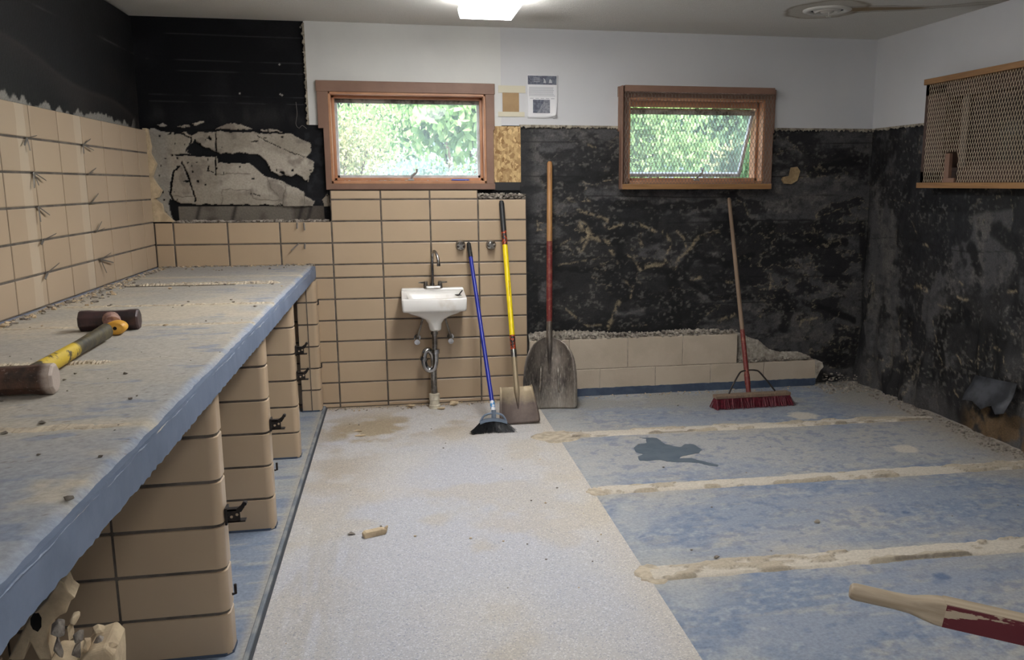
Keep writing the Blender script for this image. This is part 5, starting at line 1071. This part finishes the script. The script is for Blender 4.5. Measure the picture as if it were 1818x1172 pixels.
def scatter_copies(n, region, s0, s1, group, label, name, mats, z=0):
    pr=[]
    for k in range(5):
        vs,fs=HULL[k]; m=MB(); m.add([(p[0],p[1],p[2]*.7) for p in vs],fs); me=bpy.data.meshes.new(name); me.from_pydata(m.v,[],m.f); me.materials.append(mats[k%len(mats)]); pr.append(me)
    for i in range(n):
        o=bpy.data.objects.new(name,rr.choice(pr)); C.objects.link(o); s_=s0+(s1-s0)*rr.random()**2.5; x,y=region(rr); o.scale=(s_*1.2,s_,s_*.8); o.rotation_euler=(0,0,rr.random()*6); o.location=(x,y,z+s_*.45); tag(o,label,'pebble',group)
scatter_copies(60,lambda r:(-1.40+.88*r.random(),1.2+1.6*r.random()),.0022,.008,'mortar grains on the near half of the countertop','tiny grey mortar grain on the near half of the dusty countertop','mortar_grain',[M['greydebris'],M['mortar']],CT+.001)
scatter_copies(70,lambda r:(-1.38+.82*r.random(),r.choice([4.62,4.66,4.72,3.9,5.5,5.6,3.4])+.08*r.gauss(0,1)),.003,.012,'mortar grains on the far half of the countertop','small mortar grain beside the ridges on the far half of the countertop','mortar_grain',[M['greydebris'],M['mortar'],M['debris']],CT+.001)
scatter_copies(50,lambda r:(-.44+1.25*r.random(),2.6+2.9*r.random()),.002,.0065,'grit on the pale floor','tiny brown grit speck on the pale speckled floor','floor_grit',[M['greydebris'],M['debris']],0)
scatter_copies(45,lambda r:(.95+2.1*r.random(),2.6+2.9*r.random()),.002,.007,'grit on the blue floor','tiny pale grit speck on the blue floor','floor_grit',[M['mortar'],M['greydebris']],0)
pts=[(XT+.03+.05*random.Random(i).random(),2.2+3.4*random.Random(i+50).random(),CT) for i in range(500)]+[(XT+.05+.12*random.Random(i).random()**2,4.2+.35*random.Random(i+90).gauss(0,.4),CT) for i in range(120)]+[(XT+.03+.1*random.Random(i).random()**2,4.66+.1*random.Random(i+90).gauss(0,.6),CT) for i in range(160)]+[(-1.4+.9*random.Random(i).random(),5.70-.05*random.Random(i+4).random(),CT) for i in range(200)]
o=rubble('mortar_rubble',pts,[M['mortar'],M['debris'],M['greydebris']],14,.003,.014); tag(o,'mortar crumbs heaped where the countertop meets the left wall','rubble',kind='stuff')
pts=[(.02+.5*random.Random(i).random()-.5+.3*0,YD-.012,1.4285+.0) for i in range(0)]
cr=[(-.10+.10*random.Random(i).random(),YD-.017+.02*random.Random(i+3).random(),1.446) for i in range(26)]+[(-.37+.85*random.Random(i).random(),YD-.017+.02*random.Random(i+3).random(),1.446) for i in range(40)]
o=rubble('plaster_crumbs',cr,[M['mortar']],15,.002,.007); tag(o,'white plaster crumbs on the sill of the left-hand window','crumbs',kind='stuff')
m=MB(); m.tube([(.358,YD-.006,1.452),(.365,YD-.006,1.452),(.462,YD-.006,1.451),(.474,YD-.006,1.451)],[.003,.0045,.0045,.002],8); tag(m.build('pen',M['penblue'],smooth=True),'blue pen lying on the right end of the left-hand window sill','pen')
# wall ties poking out of the tile joints
TI=[((-1.42,3.94,1.607),(.02,-.07,.0),.0,'a'),((-1.42,4.02,1.607),(.015,.09,.015),0,'a')]
def tie(c,d1,label,grp,out=(1,0,0)):
    m=MB(); c=Vector(c); m.tube([c,c+Vector(out)*.012,c+Vector(out)*.018+Vector(d1)],[.0035,.005,.004],6,flat=.35)
    o=m.build('wall_tie',M['tie']); tag(o,label,'wall tie',grp)
tg='metal ties on the left tiled wall'
RN={1.607:'topmost',1.472:'second highest',1.336:'middle',1.2005:'second lowest',1.0655:'lowest'}
for (y,z,ds_) in ((3.92,1.607,[(0,-.05,-.03),(0,.08,.012),(0,.0,-.05)]),(4.57,1.607,[(0,.09,.03),(0,-.02,-.04),(0,.12,-.02)]),(3.95,1.472,[(0,.1,-.03),(0,-.03,-.06),(0,.02,-.05)]),(4.60,1.472,[(0,.10,.03),(0,.05,.01)]),(3.96,1.336,[(0,-.01,-.06),(0,.09,-.035)]),(4.60,1.336,[(0,.10,.045),(0,.12,.005)]),(3.97,1.2005,[(0,.13,.02),(0,-.04,-.015)]),(4.64,1.2005,[(0,.07,.045),(0,.10,.012)]),(3.98,1.0655,[(0,.12,.03),(0,-.05,-.02)]),(4.66,1.0655,[(0,.05,-.07),(0,.17,-.03),(0,.14,.02)])):
    for d_ in ds_:
        ln='long' if abs(d_[1])>.085 else 'short'; dr=('bent backward' if d_[1]>.03 else 'bent forward' if d_[1]<-.01 else 'bent down'); vt_=('rising' if d_[2]>.013 else 'drooping' if d_[2]<-.013 else 'level')
        tie((XT-.003,y,z),d_,'%s %s %s metal tie, %s joint of left tiled wall, %s cluster'%(ln,vt_,dr,RN[z],'near' if y<4.2 else 'far'),tg)
tl='bent grey metal tie above the countertop back corner'; tg='metal ties on the low back tiles'
for c_,d_,q_ in (((-.600,YT,1.190),(0,-.01,-.035),'upper left'),((-.560,YT,1.190),(.004,-.01,-.045),'upper right'),((-.598,YT,1.062),(-.045,-.02,-.04),'lower left, slanting'),((-.560,YT,1.062),(.0,-.015,-.032),'lower right')): tie(c_,d_,tl+', '+q_+' of the four',tg,out=(0,-1,0))
# wet patch
pd=[(1.235,4.494),(1.275,4.552),(1.332,4.575),(1.349,4.652),(1.32,4.678),(1.38,4.67),(1.415,4.652),(1.421,4.602),(1.427,4.522),(1.452,4.507),(1.454,4.483),(1.487,4.46),(1.538,4.51),(1.581,4.501),(1.586,4.457),(1.594,4.389),(1.553,4.334),(1.495,4.32),(1.442,4.293),(1.419,4.267),(1.489,4.262),(1.519,4.208),(1.551,4.166),(1.587,4.124),(1.572,4.095),(1.527,4.127),(1.498,4.177),(1.378,4.212),(1.345,4.228),(1.319,4.266),(1.259,4.254),(1.207,4.27),(1.216,4.338),(1.256,4.377),(1.228,4.414)]
m=MB(); rq=random.Random(31); pd=[(p[0]+(q[0]-p[0])*t+.0028*rq.uniform(-1,1),p[1]+(q[1]-p[1])*t+.004*rq.uniform(-1,1)) for p,q in zip(pd,pd[1:]+pd[:1]) for t in (0,.33,.66)]; m.prism(pd,lambda a,b_:(a,b_,.0002),lambda a,b_:(a,b_,.0012)); tag(m.build('wet_patch',M['puddle']),'dark wet irregular patch on the blue floor between the two far mortar strips','puddle')
# ------------------------------------------------------------------ outdoors
def leafmat(name,c1,c2):
    t=NT(name); g=t.n('ShaderNodeNewGeometry'); c=t.ramp(g.outputs['Random Per Island'],[(0,c1),(1,c2)]); t.base(c); t.set(.6)
    tl=t.n('ShaderNodeBsdfTranslucent'); t.l(c,tl.inputs[0]); mx=t.n('ShaderNodeMixShader'); mx.inputs[0].default_value=.4; t.l(t.p.outputs[0],mx.inputs[1]); t.l(tl.outputs[0],mx.inputs[2])
    ou=[n for n in t.t.nodes if n.type=='OUTPUT_MATERIAL'][0]; t.l(mx.outputs[0],ou.inputs[0]); return t.m
LG=leafmat('bright_leaves',lin(130,170,100),lin(190,215,150)); LD=leafmat('deep_leaves',lin(80,120,84),lin(140,170,120)); LY=leafmat('yellow_leaves',lin(150,166,112),lin(216,206,164)); LB=leafmat('grey_green_leaves',lin(150,172,160),lin(190,205,195))
BK=simple('bark',lin(96,82,70),.9)
def foliage(name,c,rad,n,ls,mat,seed,label,cat,stem=True):
    r_=empty(name,(c[0],c[1],-.6)); tag(r_,label,cat); rs=random.Random(seed); m=MB()
    cl=[(rs.gauss(0,.45),rs.gauss(0,.45),rs.gauss(0,.45)) for _ in range(26)]
    for i in range(n):
        q=rs.choice(cl); p=Vector((c[0]+rad[0]*(q[0]+.25*rs.gauss(0,1)),c[1]+rad[1]*(q[1]+.25*rs.gauss(0,1)),c[2]+rad[2]*(q[2]+.25*rs.gauss(0,1))))
        E_=Euler((rs.random()*6.3,rs.random()*6.3,rs.random()*6.3)).to_matrix(); s_=ls*(.6+.8*rs.random())
        pts=[Vector((-s_,0,0)),Vector((-.3*s_,-.45*s_,.08*s_)),Vector((.5*s_,-.35*s_,0)),Vector((s_,0,-.1*s_)),Vector((.5*s_,.35*s_,0)),Vector((-.3*s_,.45*s_,.08*s_))]
        m.add([tuple(p+E_@v-Vector(r_.location)) for v in pts],[(0,1,2,3,4,5)])
    m.build('foliage',mat,r_,fix=False)
    m=MB(); z0=c[2]+.6
    for k_ in range(5):
        a=k_*1.3; m.tube(bez([(0,0,0),(.05*math.cos(a),.05*math.sin(a),z0*.5),(rad[0]*.5*math.cos(a),rad[1]*.5*math.sin(a),z0)],4),[.05,.045,.04,.035,.03,.025,.02,.015,.01],6)
    m.build('stem',BK,r_)
foliage('shrub',(-.62,9.2,1.75),(.72,.3,.55),9000,.020,LY,1,'yellowing fine-leaved shrub outside the left part of the left-hand window','shrub')
foliage('shrub',(.80,10.2,2.3),(.85,.3,.42),3600,.060,LG,2,'broad-leaved green shrub overhanging outside the left-hand window','shrub')
foliage('shrub',(.35,8.2,1.40),(.75,.2,.25),4200,.022,LB,3,'low grey-green shrub outside the bottom of the left-hand window','shrub')  # palest leaves: haze of the lower pane is put into their colour
foliage('tree',(-1.6,14,3.1),(2.4,.8,1.5),7000,.10,LD,4,'dark green tree far behind the shrubs of the left-hand window','tree')
foliage('shrub',(2.55,9.2,1.85),(.55,.3,.55),5200,.036,LG,5,'bright green shrub outside the mesh-covered back window, left half','shrub')
foliage('shrub',(3.9,10.4,2.2),(.8,.3,.6),4600,.050,LD,6,'deep green shrub outside the mesh-covered back window, right half','shrub')
foliage('shrub',(3.30,8.4,1.62),(.25,.15,.22),1500,.026,LY,7,'small yellow-green shrub outside the middle of the mesh-covered back window','shrub')
foliage('shrub',(3.0,7.6,1.28),(.45,.12,.16),2600,.02,LB,12,'low blue-grey shrub just outside below the mesh-covered back window','shrub')
foliage('tree',(6.4,14,3.1),(2.4,.8,1.6),7000,.10,LG,8,'pale green tree far outside the mesh-covered back window','tree')
foliage('shrub',(2.78,7.0,1.5),(.16,.3,.35),900,.035,LD,9,'dark ivy close outside the right edge of the open mesh window','shrub')
m=MB(); m.box((-8,6.1,-.7),(16,30,-.6)); tag(m.build('ground',simple('pale_gravel',lin(180,184,186),.9,c2=lin(160,164,166),ns=3)),kind='structure')
m=MB(); m.box((-6,11.2,-.6),(1.9,11.35,2.05)); m2=MB()
sh=empty('reflection_stand_in',(-2,11.3,-.6)); tag(sh,'added pale blue-grey wall standing in for the reflection in the left-hand window','wall')  # wall added to give the bluish-white reflection in the left-hand window
m=MB()
for k_ in range(14): m.box((-4,-.07,k_*.165),(12,.05+.0,k_*.165+.155))
m.build('stand_in_boards',simple('pale_reflection_tint',lin(186,198,214),.6),sh)
